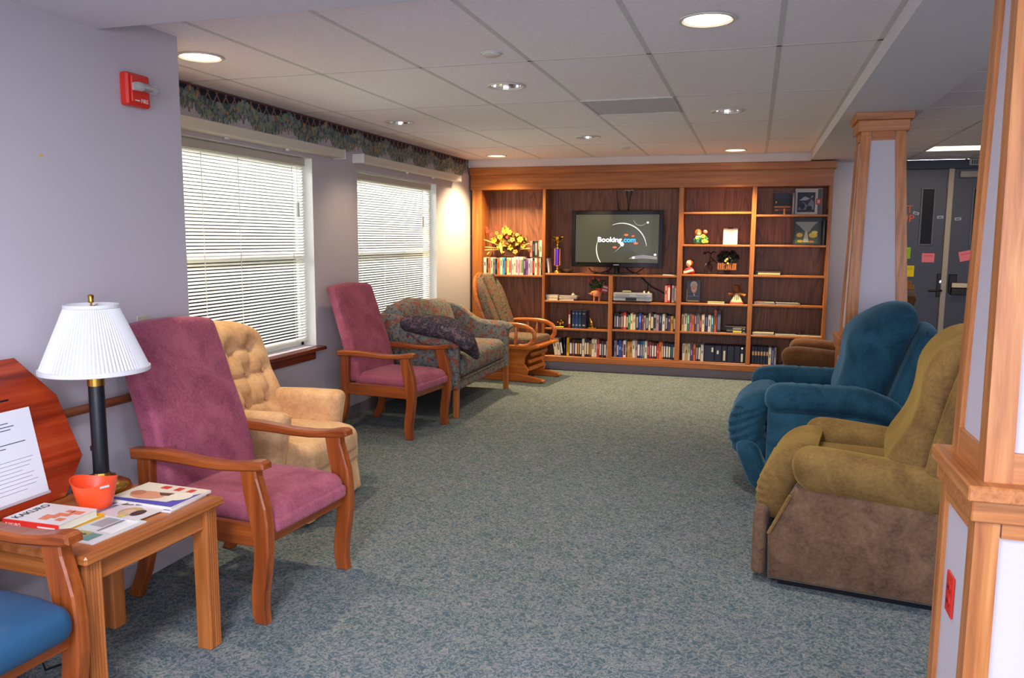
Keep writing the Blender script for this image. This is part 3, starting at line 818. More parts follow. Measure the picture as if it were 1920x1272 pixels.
# ------------------------------------------------------------------ tan tufted chair
t = thing('tufted_chair', 'tan button-tufted velour chair with a skirted base below the nearer window', 'chair', (-2.72, 3.86, 0), 4)
def tufts(pts, depth, rad):
    def f(u, v):
        d = 0
        for a, b in pts:
            r2 = ((u - a) ** 2 + (v - b) ** 2) / rad ** 2
            d += math.exp(-r2 * 2.2)
        return depth * min(d, 1.1)
    return f
bt = [(-.21, .50), (.0, .50), (.21, .50), (-.105, .34), (.105, .34), (.29, .34), (-.29, .34), (-.21, .18), (0, .18), (.21, .18)]
tf = tufts(bt, .046, .08)
H = .66
def tb(x, y, z):
    q = (z + H / 2)
    front = x > .02
    xx = x + (-tf(y, q) if front else 0) - .34 * q - .10 * q * q + (.035 * math.exp(-((q - .6) / .1) ** 2) if front else 0)
    if front and q < .56:   # diamond pleats between the buttons
        pl = 0
        for a, b in bt:
            for c, d in bt:
                L2 = (a - c) ** 2 + (b - d) ** 2
                if .005 < L2 < .055 and (a, b) < (c, d):
                    s_ = max(0, min(1, ((y - a) * (c - a) + (q - b) * (d - b)) / L2))
                    dd = (y - a - s_ * (c - a)) ** 2 + (q - b - s_ * (d - b)) ** 2
                    pl = max(pl, math.exp(-dd / .00022))
        xx -= .017 * pl
    top = max(0, (q - .45) / .2)
    return (xx, y * (1 - .16 * top ** 2) , z - .05 * top * (abs(y) / .38) ** 2.5)
MB().soft((.17, .76, H), .06, (2, 40, 40), tb, c=(-.02, 0, .385 + H / 2)).build('backrest', M_tan, t, True, 60)
for a, b in bt:
    x = -.02 + .085 - .046 - .34 * b - .10 * b * b
    if b < .56: MB().ball((x, a, .385 + b), .011, 8, sc=(.6, 1, 1)).build('button', M_tan, t, True)
def sb_(x, y, z):
    return (x, y, z + .022 * (1 - (y / .3) ** 2) * (1 - ((x) / .4) ** 2) * (1 if z > 0 else 0) - .02 * max(0, (x - .2) / .1) ** 2)
MB().soft((.66, .60, .14), .05, (8, 8, 2), sb_, c=(.19, 0, .365)).build('seat', M_tan, t, True)
MB().soft((.60, .625, .10), .02, (4, 4, 1), c=(.205, 0, .265)).build('front_band', M_tan, t, True)
def skirt(x, y, z):
    k = 1 + .06 * (.5 - (z + .1) / .2)
    pl = .006 * math.sin(y * 40) * (1 if abs(x) > .28 else 0) + 0
    return (x * k + pl, y * k + .006 * math.sin(x * 40) * (1 if abs(y) > .30 else 0), z)
MB().soft((.62, .66, .215), .02, (16, 18, 3), skirt, c=(.19, 0, .128)).build('skirt', M_tan, t, True)
for s in (-1, 1):
    def af(x, y, z):
        bul = .02 * math.exp(-((x + .28) / .12) ** 2)
        zz = z + (.012 * math.sin((x + .3) * 4) if z > 0 else 0) - (.05 * max(0, (.0 - z) / .16) * 0)
        dmp = 0
        for bx in (-.02, .13):
            dmp += .014 * math.exp(-((x - bx) ** 2 + (z - .02) ** 2) / .0022)
        return (x - (.03 * (z / .17) if x > .15 else 0) * -1, y - s * 0 + (-s * bul) + (dmp * s if y * s < 0 else 0), zz)
    MB().soft((.56, .135, .36), .055, (12, 3, 8), af, c=(.10, s * .335, .425)).build('armrest', M_tan, t, True)
    for bx in (-.02, .13): MB().ball((.10 + bx, s * (.335 - .0675 + .010), .445), .010, 8, sc=(1, .5, 1)).build('button', M_tan, t, True)

# ------------------------------------------------------------------ floral loveseat
t = thing('loveseat', 'blue-grey floral camelback loveseat under the farther window', 'sofa', (-2.77, 6.975, 0), 0)
HY_ = .765
for s in (-1, 1):
    for x in (.375, -.33):
        m = MB(); m.box(x - .024, x + .024, s * .715 - .026, s * .715 + .026, 0, .25, .004)
        for k in (-.012, .0, .012): m.box(x + .0235, x + .026, s * .715 + k - .003, s * .715 + k + .003, .01, .245)
        m.build('leg', TW[2], t)
    # scooped arm rising into the back
    prof = [(.40, .24), (.40, .62), (.385, .655), (.34, .672), (.2, .684), (.10, .70), (.02, .74), (-.05, .80), (-.12, .85), (-.2, .875), (-.34, .87), (-.37, .80), (-.37, .24)]
    ya, yb = (HY_ - .115, HY_) if s > 0 else (-HY_, -HY_ + .115)
    m = MB(); m.prism(prof, ya, yb, 'y', .025); m.build('armrest', M_floral, t, True, 50)
    rp = [(.405, .612), (.39, .628), (.34, .640), (.2, .648), (.10, .66), (.02, .70), (-.06, .77)]
    MB().tube([(a, (ya + yb) / 2 + s * .022, b) for a, b in rp], [.05, .056, .056, .054, .05, .042, .03], 12, flat=1.25).build('arm_roll', M_floral, t, True)
MB().soft((.70, 1.40, .10), .02, (3, 6, 1), c=(.03, 0, .275)).build('base_rail', M_floral, t, True)
MB().tube([(.385, -.66, .318), (.385, .66, .318)], .007, 6).build('piping', M_floral, t)
def sc_(x, y, z): return (x, y, z + .03 * (1 - (y / .75) ** 4) * (1 - (x / .36) ** 4) * (1 if z > 0 else 0))
MB().soft((.64, 1.29, .19), .075, (6, 12, 2), sc_, c=(.085, 0, .415)).build('seat_cushion', M_floral, t, True)
def fb(x, y, z):
    top = max(0, z / .3)
    cam = .07 * max(0, math.cos(y / .74 * PI / 2)) ** 1.5 if z > 0 else 0
    return (x - .06 * (z + .3) / .6, y, z + cam * min(1, top * 1.6))
MB().soft((.13, 1.44, .60), .05, (2, 16, 6), fb, c=(-.29, 0, .56)).build('back_frame', M_floral, t, True)
def bc(x, y, z):
    hump = .05 * math.exp(-((y + .18) / .33) ** 2) if z > 0 else 0
    return (x - .16 * (z + .22) / .44 + .03 * math.cos(y * 2) * (1 if x > 0 else 0), y, z + hump)
MB().soft((.17, 1.24, .45), .075, (3, 14, 6), bc, c=(-.125, -.02, .70)).build('back_cushion', M_floral, t, True)
# cushion slumped over the near arm
cu = thing('throw_pillow', 'dark floral throw pillow slumped over the near arm of the loveseat', 'pillow', (-2.555, 6.32, .775))
def pf(x, y, z):
    e = (1 - (x / .36) ** 2) * (1 - (y / .2) ** 2)
    drop = -.12 * max(0, (x - .08) / .27) ** 1.5 - .20 * max(0, y / .2) ** 1.4
    return (x, y, z * (.78 + .5 * max(0, e)) + drop)
MB().soft((.66, .36, .15), .07, (12, 10, 3), pf).build('cover', M_floral3, cu, True)
sm_ = MB().tube([(-.31, -.16, 0), (-.1, -.178, .0), (.12, -.178, -.005), (.3, -.16, -.085)], .006, 6).build('piping', M_floral3, cu)
cu.rotation_euler = (0, math.radians(6), math.radians(-2))

# ------------------------------------------------------------------ glider rocker
t = thing('glider_rocker', 'oak glider rocker with floral cushions in front of the left bookcase bay', 'rocking chair', (-2.47, 8.36, 0), -8)
# runners
for s in (-1, 1):
    y = s * .235
    pr_ = [(-.42, .0), (.36, .0), (.42, .012), (.43, .03), (.40, .045), (.30, .06), (.10, .085), (-.1, .085), (-.30, .06), (-.42, .04)]
    MB().prism(pr_, y - .03, y + .03, 'y', .008).build('runner', GW, t)
    sp_ = [(-.30, .07), (.22, .07), (.24, .13), (.19, .20), (.20, .27), (.26, .34), (.28, .36), (-.34, .36), (-.30, .30), (-.26, .2)]
    MB().prism(sp_, y - .014, y + .014, 'y', .004).build('side_panel', GW, t)
    # bent-wood arm loop
    ya = s * .285
    loop = [(-.20, .60), (-.12, .612), (.0, .618), (.12, .618), (.22, .606), (.29, .575), (.325, .53), (.325, .48), (.30, .44), (.26, .405), (.20, .39), (.14, .39)]
    cat = []
    for i in range(len(loop) - 1):
        for k in range(3):
            q = k / 3; cat.append((loop[i][0] * (1 - q) + loop[i + 1][0] * q, ya, loop[i][1] * (1 - q) + loop[i + 1][1] * q))
    cat.append((loop[-1][0], ya, loop[-1][1]))
    MB().tube(cat, .019, 10, up=(0, 1, 0), flat=1.3).build('armrest', GW, t, True)
    for x in (-.13, .0, .11):
        MB().tube([(x - .01, ya, .385), (x - .006, ya, .43), (x, ya, .50), (x, ya, .57), (x, ya, .612)], [.011, .017, .020, .014, .010], 8).build('spindle', GW, t, True)
for k, z in enumerate((.30, .22, .14)):
    MB().box(.22 + (.03 if k == 0 else 0), .24 + (.03 if k == 0 else 0), -.22, .22, z - .02, z + .02, .004).build('front_slat', GW, t)
MB().box(-.06, .0, -.24, .24, .085, .12, .005).build('stretcher', GW, t)
MB().box(-.30, -.24, -.24, .24, .085, .12, .005).build('stretcher', GW, t)
MB().prism([(-.30, .345), (.30, .36), (.37, .385), (.375, .405), (.35, .412), (-.30, .385)], -.30, .30, 'y', .006).build('seat_frame', GW, t)
def gs(x, y, z): return (x, y, z + .015 * (1 - (y / .27) ** 2) * (1 if z > 0 else 0))
MB().soft((.54, .50, .08), .035, (5, 6, 1), gs, c=(.03, 0, .435)).build('seat_cushion', M_floral2, t, True)
# oval back: frame hoop and channelled cushion, leaning
LB = Matrix.Translation((-.15, 0, .40)) @ Matrix.Rotation(math.radians(-22), 4, 'Y')
hoop = []
for k in range(36):
    a = 2 * PI * k / 36; hoop.append((-.025, .292 * math.sin(a) * (1.0 if math.cos(a) > 0 else .86), (.40 + .40 * math.cos(a))))
MB().tube(hoop, .019, 8, closed=True, flat=1.2, up=(1, 0, 0), M=LB).build('back_hoop', GW, t, True)
for y in (-.16, -.08, 0, .08, .16):
    MB().tube([(-.035, y * .6, .03), (-.04, y, .4), (-.035, y * .8, .77 - abs(y) * .5)], .008, 6, M=LB).build('back_spindle', GW, t, True)
def gcush(lo, hi):
    def f(x, y, z):
        a = .26 * math.sqrt(max(.02, 1 - ((z) / .40) ** 2))
        y0, y1 = lo(z), hi(z)
        yy = max(-a, min(a, (y0 + y1) / 2 + y / .09 * (y1 - y0) / 2))
        return (x, yy, z)
    return f
V_ = lambda z: .055 + .11 * max(0, (z + .36) / .76)       # centre panel widens upwards
for lo, hi in ((lambda z: -.27, lambda z: -V_(z)), (lambda z: -V_(z), lambda z: V_(z)), (lambda z: V_(z), lambda z: .27)):
    MB().soft((.10, .18, .78), .045, (2, 5, 14), gcush(lo, hi), c=(.03, 0, .40), M=LB).build('back_cushion', M_floral2, t, True)

# ------------------------------------------------------------------ recliners
def recliner_brown(label, loc, rz, grp, mat=M_brown, side_mat=M_brownshade, long_arm=False, back_mat=None):
    t = thing('recliner', label, 'recliner', loc, rz, grp)
    W = .80
    for s, y in ((0, -.095), (1, -W + .095)):
        side = [(-.02, .035), (-.90, .035), (-.90, .46), (-.12, .46), (-.10, .425), (-.012, .24)]
        MB().prism(side, y - .085, y + .085, 'y', .018).build('arm_panel', side_mat, t, True, 50)
        def af(x, y_, z):
            q = (x + .36) / .72                                # 0 rear .. 1 front
            return (x + (.02 * (z / .09) if x > .2 else 0), y_, z + .055 * (q - .5) - .03 * max(0, .35 - q) - (.02 * max(0, q - .85) / .15))
        MB().soft((.72 + (.10 if long_arm else 0), .205, .19), .085, (12, 2, 2), af, c=(-.46 + (.05 if long_arm else 0), y + (.012 if s == 0 else -.012), .525)).build('armrest', mat, t, True)
        MB().tube([(-.016, y + .085 * (1 if s == 0 else -1), .245), (-.10, y + .085 * (1 if s == 0 else -1), .43)], .008, 6).build('piping', mat, t)
    def foot(x, y, z):
        q = (z + .17) / .34
        return (x - .14 * max(0, q - .35) ** 1.6 * 1.6 + (.004 * math.sin(z * 190) if x > 0 and .15 < q < .7 else 0), y, z)
    MB().soft((.17, W - .25, .36), .075, (2, 8, 24), foot, c=(-.02, -W / 2, .44 if not long_arm else .36)).build('footrest_roll', mat, t, True)
    MB().soft((.06, W - .08, .30), .02, (1, 4, 4), c=(.028, -W / 2, .185)).build('footrest_panel', side_mat, t, True)
    def seat(x, y, z): return (x, y, z + .02 * (1 - (y / .3) ** 2) * (1 if z > 0 else 0))
    MB().soft((.62, W - .38, .20), .07, (5, 6, 2), seat, c=(-.42, -W / 2, .44)).build('seat', mat, t, True)
    H = .72
    def bk(x, y, z):
        q = (z + H / 2) / H
        lean = -.20 * q - .06 * max(0, q - .5)
        top = max(0, (q - .62) / .38)
        low = .045 * math.exp(-((q - .22) / .16) ** 2) + .05 * math.exp(-((q - .8) / .2) ** 2)
        return (x + lean + (low if x > 0 else 0), y * (1 - .10 * top ** 2), z - .06 * top * (abs(y) / .36) ** 2.2)
    MB().soft((.17, W - .12, H), .075, (3, 14, 18), bk, c=(-.555, -W / 2, .455 + H / 2)).build('back_cushion', back_mat or mat, t, True)
    H2 = .70
    def sh(x, y, z):
        q = (z + H2 / 2) / H2
        return (x - .19 * q, y * (1 - .05 * q), z - .05 * max(0, (q - .6) / .4) * (abs(y) / .36) ** 2)
    MB().soft((.20, W - .06, H2), .045, (3, 8, 12), sh, c=(-.715, -W / 2, .44 + H2 / 2)).build('back_shell', side_mat, t, True)
    for s in (1, -1):
        y = -W / 2 + s * (W / 2 - .045)
        pts = [(-.62, y, .47), (-.66, y, .68), (-.71, y - s * .002, .90), (-.745, y - s * .004, 1.03), (-.80, y - s * .01, 1.12), (-.875, y - s * .02, 1.165), (-.97, y - s * .03, 1.165)]
        MB().tube(pts, [.026, .036, .036, .034, .034, .030, .022], 10, flat=1.1).build('wing_welt', back_mat or mat, t, True)
    MB().box(-.86, -.06, -W + .06, -.06, 0, .04, .004).build('base', M_black, t)
    return t
recliner_brown('olive-brown velvet recliner nearest the viewer, against the near column', (.092, 3.55, 0), 172, 'brown velvet recliners')
recliner_brown('dark brown velvet recliner beyond the far column, close to the bookcase', (.25, 7.02, 0), 172, 'brown velvet recliners', M_tanleather, M_tanleather, True, M_litback)

t = thing('recliner', 'teal blue velvet recliner in front of the far column', 'recliner', (.05, 4.72, 0), 178)
W = .86
for s, y in ((0, -.10), (1, -W + .10)):
    fx = .0 if s == 0 else .10
    side = [(-.06 + fx, .04), (-.80, .04), (-.80, .5), (-.72, .56), (-.06 + fx, .56)]
    MB().prism(side, y - .085, y + .085, 'y', .02).build('arm_panel', M_bluev, t, True, 50)
    def af(x, y_, z):
        q = (x + .38) / .76
        wr = .0035 * math.sin(x * 95 + y_ * 40) * (1 if .25 < q < .85 else 0)
        return (x + (.012 * (z / .08) if x > .25 else 0), y_ + wr * .5, z - .02 * max(0, q - .86) / .14 - .17 * max(0, .34 - q) ** 1.3 * 2.2 + wr)
    MB().soft((.76 + fx, .215, .165), .08, (26, 2, 2), af, c=(-.42 + fx / 2, y + (.01 if s == 0 else -.01), .625)).build('armrest', M_bluev, t, True)
def ft(x, y, z):
    q = (z + .22) / .44
    gather = .006 * math.sin(z * 120 + x * 60) * (1 if abs(y) > .20 and .15 < q < .8 else 0)
    return (x + .05 * math.sin(PI * q) - .10 * max(0, q - .55) ** 1.2 * 1.4 + gather, y + gather, z)
MB().soft((.22, W - .30, .44), .10, (3, 10, 24), ft, c=(.01, -W / 2, .415)).build('footrest_roll', M_bluev, t, True)
def fp(x, y, z):
    q = (z + .15) / .3
    return (x - .12 * max(0, 1 - q) ** 1.3, y, z)
MB().soft((.14, W - .16, .30), .06, (2, 8, 6), fp, c=(.055, -W / 2, .185)).build('footrest_panel', M_bluev, t, True)
MB().soft((.60, W - .40, .20), .07, (5, 6, 2), lambda x, y, z: (x, y, z + .02 * (1 - (y / .3) ** 2) * (1 if z > 0 else 0)), c=(-.38, -W / 2, .46)).build('seat', M_bluev, t, True)
MB().soft((.14, W - .42, .13), .06, (2, 6, 2), c=(-.50, -W / 2, .60)).build('lumbar_roll', M_bluev, t, True)
H = .63
def bk(x, y, z):
    q = (z + H / 2) / H
    top = max(0, (q - .55) / .45)
    return (x * (1 - .15 * top ** 2) - .20 * q - .03 * top ** 2 + (.05 * math.exp(-((q - .72) / .22) ** 2) if x > 0 else 0), y * (1 - .26 * top ** 2.0), z - .085 * top * (abs(y) / .33) ** 2 + (.012 * math.sin(PI * q)) )
MB().soft((.29, W - .22, H), .13, (3, 12, 16), bk, c=(-.535, -W / 2 - .01, .55 + H / 2)).build('back_cushion', M_bluev, t, True)
def bs(x, y, z):
    q = (z + .31) / .62
    return (x - .20 * q, y * (1 - .06 * q), z - .05 * max(0, (q - .6) / .4) * (abs(y) / .36) ** 2)
MB().soft((.12, W - .14, .62), .05, (2, 8, 10), bs, c=(-.70, -W / 2, .44 + .31)).build('back_shell', M_bluev, t, True)
MB().box(-.76, -.12, -W + .06, -.06, 0, .045, .004).build('base', M_black, t)
MB().tube([(-.73, -.115, .56), (-.78, -.115, .74), (-.84, -.12, .93), (-.875, -.125, 1.04)], .006, 6).build('piping', M_bluev, t)

# ------------------------------------------------------------------ lamp table and what stands on it
TZ = .575
t = thing('end_table', 'honey-coloured wooden end table with fluted legs, carrying the lamp', 'table', (-2.145, 2.125, 0), -2.6)
TX, TY = .285, .31
MB().box(-TX, TX, -TY, TY, TZ - .032, TZ, .008).build('tabletop', TW[1], t)
for sx in (-1, 1):
    for sy in (-1, 1):
        cx, cy = sx * (TX - .055), sy * (TY - .05)
        m = MB(); m.box(cx - .032, cx + .032, cy - .03, cy + .03, 0, TZ - .032, .004)
        for k in range(5):
            q = -.022 + k * .011
            m.box(cx + sx * .0315, cx + sx * .0345, cy + q - .0036, cy + q + .0036, .004, TZ - .034, .001)
            m.box(cx + q - .0036, cx + q + .0036, cy + sy * .0295, cy + sy * .0325, .004, TZ - .034, .001)
        m.build('leg', TW[2], t)
for sx in (-1, 1):
    x = sx * (TX - .050)
    m = MB(); m.box(x - .012, x + .012, -TY + .08, TY - .08, TZ - .105, TZ - .032, .002); m.box(x + sx * .012 - .002, x + sx * .012 + .004, -TY + .08, TY - .08, TZ - .105, TZ - .095, .002)
    m.build('apron', TW[1], t)
for sy in (-1, 1):
    y = sy * (TY - .045)
    m = MB(); m.box(-TX + .087, TX - .087, y - .012, y + .012, TZ - .105, TZ - .032, .002); m.box(-TX + .087, TX - .087, y + sy * .012 - .002, y + sy * .012 + .004, TZ - .105, TZ - .095, .002)
    m.build('apron', TW[0], t)

lp = thing('table_lamp', 'black and brass table lamp with a white pleated shade', 'lamp', (-2.335, 2.345, TZ + .0005))
MB().lathe([(.100, 0), (.103, .008), (.098, .022), (.078, .034), (.058, .040), (.052, .048), (.050, .054), (.032, .060), (.030, .068), (.0, .068)], 28).build('base', M_brass, lp, True)
MB().lathe([(.028, .066), (.028, .40), (.027, .41)], 20).build('column', M_lampblack, lp, True)
MB().lathe([(.030, .402), (.030, .43), (.032, .431), (.032, .475), (.02, .485), (.012, .53), (.0, .53)], 20).build('neck', M_brass, lp, True)
m = MB(); n = 168; V = []; F = []
for z, r in ((.458, .186), (.471, .188), (.473, .182), (.692, .092), (.694, .095), (.706, .094)):
    for k in range(n):
        a = 2 * PI * k / n
        pleat = .0022 * (1 if k % 2 else -1) if .472 < z < .693 else 0
        V.append(((r + pleat) * math.cos(a), (r + pleat) * math.sin(a), z))
for q in range(5):
    for k in range(n): F.append((q * n + k, q * n + (k + 1) % n, (q + 1) * n + (k + 1) % n, (q + 1) * n + k))
m.add(V, F).build('lamp_shade', M_shade, lp, True, 15)
MB().lathe([(.187, .455), (.190, .457), (.190, .471), (.186, .473)], 60, cap=False).build('shade_rim', M_shade, lp, True)
m = MB(); m.tube([(0, 0, .52), (0, 0, .735)], .004, 8)
for k in range(3): m.tube([(0, 0, .695), (.085 * math.cos(2.1 * k), .085 * math.sin(2.1 * k), .70)], .002, 6)
m.build('harp', M_brass, lp)
MB().lathe([(.009, .712), (.011, .716), (.009, .722), (.011, .738), (.006, .742), (0, .742)], 14).build('finial', M_brass, lp, True)
MB().tube([(-.02, -.02, .06), (-.045, -.035, .055), (-.105, -.05, .035), (-.135, -.05, .0), (-.142, -.06, -.15), (-.14, -.10, -.4), (-.12, -.22, -.555), (.0, -.30, -.567), (.05, -.2, -.568)], .0042, 8).build('power_cord', M_black, lp, True)
MB().box(-.034, -.026, -.014, -.004, .15, .17, .002).build('cord_clip', M_black, lp)

# suggestion plaque: octagon board leaning on the handrail
nrm = Vector((.523, 0, .115)).normalized()
pq = thing('notice_board', 'red-stained octagonal wooden board holding a printed sheet, behind the lamp', 'notice board', (-2.388, 2.06, TZ + .002))
pq.rotation_euler = (0, math.radians(-12.4), 0)
oc = [(-.12, 0), (.17, 0), (.285, .13), (.235, .375), (.10, .535), (-.10, .535), (-.20, .375), (-.225, .13)]
MB().prism(oc, -.022, 0, 'x', .004).build('board', M_plaque, pq)
MB().box(-.001, .0012, -.17, .035, .390, .396).build('slot', M_black, pq)
pg = MB().box(.0005, .0022, -.185, .105, .045, .355).build('paper_sheet', P((226, 226, 232), .35), pq)
ink = P((70, 70, 84), .8)
for z, a, b in ((.315, -.10, .01), (.303, -.14, .03), (.292, -.12, .015), (.243, -.15, .06), (.230, -.06, -.02)): MB().box(.0022, .0027, a, b, z - .002, z + .001).build('print_line', ink, pg)
for k in range(9): MB().box(.0022, .0026, -.165, .075 - (.05 if k in (3, 8) else .01 * (k % 3)), .183 - k * .0135, .1845 - k * .0135).build('print_line', P((120, 120, 134), .8), pg)
MB().box(.0022, .004, -.195, .11, .035, .045, .001).build('sleeve_edge', P((190, 180, 182), .2), pq)

# orange tub
cup = thing('plastic_tub', 'small orange plastic tub with handle slots beside the puzzle book', 'tub', (-2.19, 2.165, TZ + .0085))
M_orange = plain('orange_plastic', (246, 82, 40), .35)
m = MB(); n = 32; V = []; F = []
for r, z in ((.001, 0), (.066, 0), (.070, .004), (.086, .058), (.094, .082), (.098, .096), (.0955, .096), (.0915, .080), (.083, .056), (.067, .006), (.001, .006)):
    for k in range(n):
        a = 2 * PI * k / n; zz = z
        if z > .07: zz = z + .010 * math.cos(2 * a - .6) 
        V.append((r * .80 * math.cos(a), r * math.sin(a) * .76, zz * 1.02))
for q in range(10):
    for k in range(n): F.append((q * n + k, q * n + (k + 1) % n, (q + 1) * n + (k + 1) % n, (q + 1) * n + k))
m.add(V, F).build('bowl', M_orange, cup, True)
for a in (2.6, 5.9):
    MB().box(-.016, .016, -.0015, .0015, -.004, .004, .001, M=Matrix.Translation((.0775 * math.cos(a), .0735 * math.sin(a), .086)) @ Matrix.Rotation(a + PI / 2, 4, 'Z')).build('handle_slot', P((200, 190, 190), .5), cup)

# puzzle book on yellow directory
def flat_print(m, x0, x1, y0, y1, z, mi=0): m.add([(x0, y0, z), (x1, y0, z), (x1, y1, z), (x0, y1, z)], [(0, 1, 2, 3)], mi)
yd = thing('directory', 'yellow-covered directory under the puzzle book', 'book', (-2.225, 1.985, TZ), -2)
MB().box(-.115, .130, -.075, .125, 0, .0015).build('cover', P((236, 186, 20), .5), yd)
MB().box(-.113, .128, -.073, .123, .0015, .010).build('pages', P((222, 170, 40), .9), yd); MB().box(-.115, .130, -.075, .125, .010, .0115).build('cover', P((240, 190, 18), .45), yd)
MB().box(-.06, .02, -.0762, -.075, .003, .009).build('spine_print', P((200, 140, 10), .5), yd)
kb = thing('puzzle_book', 'thick red-spined puzzle book titled KAKURO lying on the yellow directory', 'book', (-2.205, 1.99, TZ + .012), 1)
c_ = P((226, 216, 208), .4); rd = P((222, 50, 40), .4)
MB().box(-.112, .112, -.078, .085, .0245, .026).build('cover', c_, kb)
MB().box(-.110, .110, -.076, .083, .0015, .0245).build('pages', P((226, 214, 190), .9), kb)
MB().box(-.112, .112, -.078, .085, 0, .0015).build('cover', c_, kb); MB().box(-.113, .113, -.0795, -.0755, 0, .0262, .001).build('spine', rd, kb)
m = MB(); po = P((222, 128, 92), .5)
for a, b, c2, d in ((.0, .035, -.05, -.03), (-.005, .05, -.03, -.005), (.02, .075, -.005, .02), (.055, .1, .02, .05), (.03, .06, .03, .05), (.06, .09, -.045, -.02)):
    flat_print(m, a, b, c2, d, .0263)
m.build('cover_print', po, kb)
text('title', 'KAKURO', .040, P((30, 30, 34), .5), kb, (-.066, -.066, .0264), (0, 0, PI / 2 * 1.0), .0002, width=.135, bold=.0008)
text('spine_title', 'KAKURO', .015, P((250, 230, 220), .5), kb, (-.1, -.0798, .006), (PI / 2, 0, 0), .0002); MB().box(.03, .10, -.0802, -.0795, .010, .015).build('spine_print', P((250, 220, 210), .5), kb)

def magazine(label, loc, rz, w, h, th, cover, prints, texts=(), curl=0):
    t = thing('magazine', label, 'magazine', loc, rz, 'magazines on the lamp table')
    MB().box(-w / 2, w / 2, -h / 2, h / 2, 0, th * .85).build('pages', P((214, 210, 204), .8), t)
    MB().box(-w / 2 - .001, w / 2 + .001, -h / 2 - .001, h / 2 + .001, th * .85, th).build('cover', P(cover, .3), t)
    z = th + .0003
    for k, (c, pts) in enumerate(prints):
        m = MB(); m.add([(a * w / 2, b * h / 2, z + k * .0001) for a, b in pts], [tuple(range(len(pts)))]); m.build('cover_print', P(c, .35), t)
    for s, sz, c, x, y, r in texts: text('cover_title', s, sz, P(c, .4), t, (x * w / 2, y * h / 2, z + .001), (0, 0, r), .0001)
    return t
def ell(cx, cy, rx, ry, n=16): return [(cx + rx * math.cos(2 * PI * k / n), cy + ry * math.sin(2 * PI * k / n)) for k in range(n)]
def rc(x0, x1, y0, y1): return [(x0, y0), (x1, y0), (x1, y1), (x0, y1)]
magazine('grey newspaper-like magazine at the front edge of the lamp table', (-2.01, 2.005, TZ + .0002), -4, .165, .215, .004, (204, 206, 204),
         [((150, 158, 160), rc(-.8, -.1, .1, .9)), ((170, 160, 90), rc(-.6, .1, -.85, -.3)), ((80, 140, 130), rc(.05, .6, -.9, -.35)), ((60, 66, 60), [(-.7, -.6), (-.2, -.45), (.0, -.5), (-.1, -.75), (-.6, -.8)]), ((120, 126, 130), rc(.0, .12, -.2, .95)), ((226, 226, 220), rc(.2, .85, -.2, .9))])
magazine('glossy magazine with a portrait cover, middle of the lamp table', (-2.045, 2.175, TZ + .0045), -6, .20, .155, .004, (216, 208, 206),
         [((196, 160, 110), ell(.15, -.2, .42, .55)), ((214, 178, 146), ell(.1, -.35, .25, .4)), ((60, 44, 40), ell(.5, -.2, .22, .4)), ((110, 120, 146), rc(-.95, -.75, -.95, .2)), ((220, 200, 90), rc(.1, .3, -.95, -.6))],
         [('ZE', .075, (34, 38, 58), -.75, .25, .35)])
magazine('magazine lying under the glossy ones on the far part of the table', (-2.06, 2.30, TZ + .0005), 2, .30, .20, .006, (226, 222, 214), [((90, 90, 170), rc(-.9, .95, -.95, -.75)), ((60, 64, 90), rc(-.95, -.7, -.5, .5))])
magazine('top magazine with a face and red stripes, next to the lamp base', (-2.055, 2.325, TZ + .0068), -2, .29, .205, .009, (228, 218, 196),
         [((70, 74, 170), [(-.97, -.97), (.97, -.97), (.97, .6), (.85, .3), (.6, -.6), (-.97, -.75)]), ((214, 150, 116), ell(-.25, -.2, .5, .4)), ((88, 54, 44), [(-.1, .15), (.3, .25), (.62, .1), (.3, -.05), (.1, -.1)]), ((206, 60, 48), rc(-.35, -.1, .55, .85)), ((206, 60, 48), rc(.1, .3, .5, .85)), ((206, 60, 48), rc(.5, .68, .45, .82)), ((232, 226, 200), ell(.62, .05, .3, .45)), ((190, 120, 90), ell(-.6, -.1, .2, .25))])

# ------------------------------------------------------------------ bookcase
YF, YP = 8.96, 9.24
bcs = thing('bookcase', 'wall-wide oak bookcase with open bays across the back wall', 'bookcase', (0, 0, 0))
UX = [(-3.22, -3.10), (-2.356, -2.321), (-.815, -.763), (-.049, 0), (.715, .751)]
for a, b in UX: MB().box(a, b, YF, YP, .10, 2.10, .003).build('upright', BW[2], bcs)
MB().box(-1.573, -1.527, YF, YP, .10, 1.115, .003).build('upright', BW[2], bcs)
BAYS = [(-3.10, -2.356), (-2.321, -.815), (-.763, -.049), (0, .715)]
for a, b in BAYS: MB().box(a - .01, b + .01, YP, YP + .012, .10, 2.20).build('back_panel', M_back, bcs)
SH = [(-3.10, -2.356, 1.105), (-2.321, -.815, 1.135), (-2.321, -1.573, .819), (-2.321, -1.573, .497), (-1.527, -.815, .826), (-1.527, -.815, .507),
      (-.763, -.049, 1.831), (-.763, -.049, 1.479), (-.763, -.049, 1.152), (-.763, -.049, .833), (-.763, -.049, .516),
      (0, .715, 1.801), (0, .715, 1.482), (0, .715, 1.158), (0, .715, .84), (0, .715, .507)]
for a, b, z in SH: MB().box(a, b, YF + .004, YP, z - .022, z, .003).build('shelf', BW[0], bcs)
for (a, b), z in zip(((-3.10, -2.356), (-2.321, -1.573), (-1.527, -.815), (-.763, -.049), (0, .715)), (.168, .171, .185, .183, .181)):
    MB().box(a, b, YF + .004, YP, z - .03, z, .003).build('shelf', BW[0], bcs)
MB().box(-3.22, .751, YF - .012, YF, .105, .170, .003).build('bottom_rail', BW[0], bcs)
MB().box(-3.24, .751, YF - .006, YF + .02, 2.095, 2.275, .003).build('fascia', BW[0], bcs)
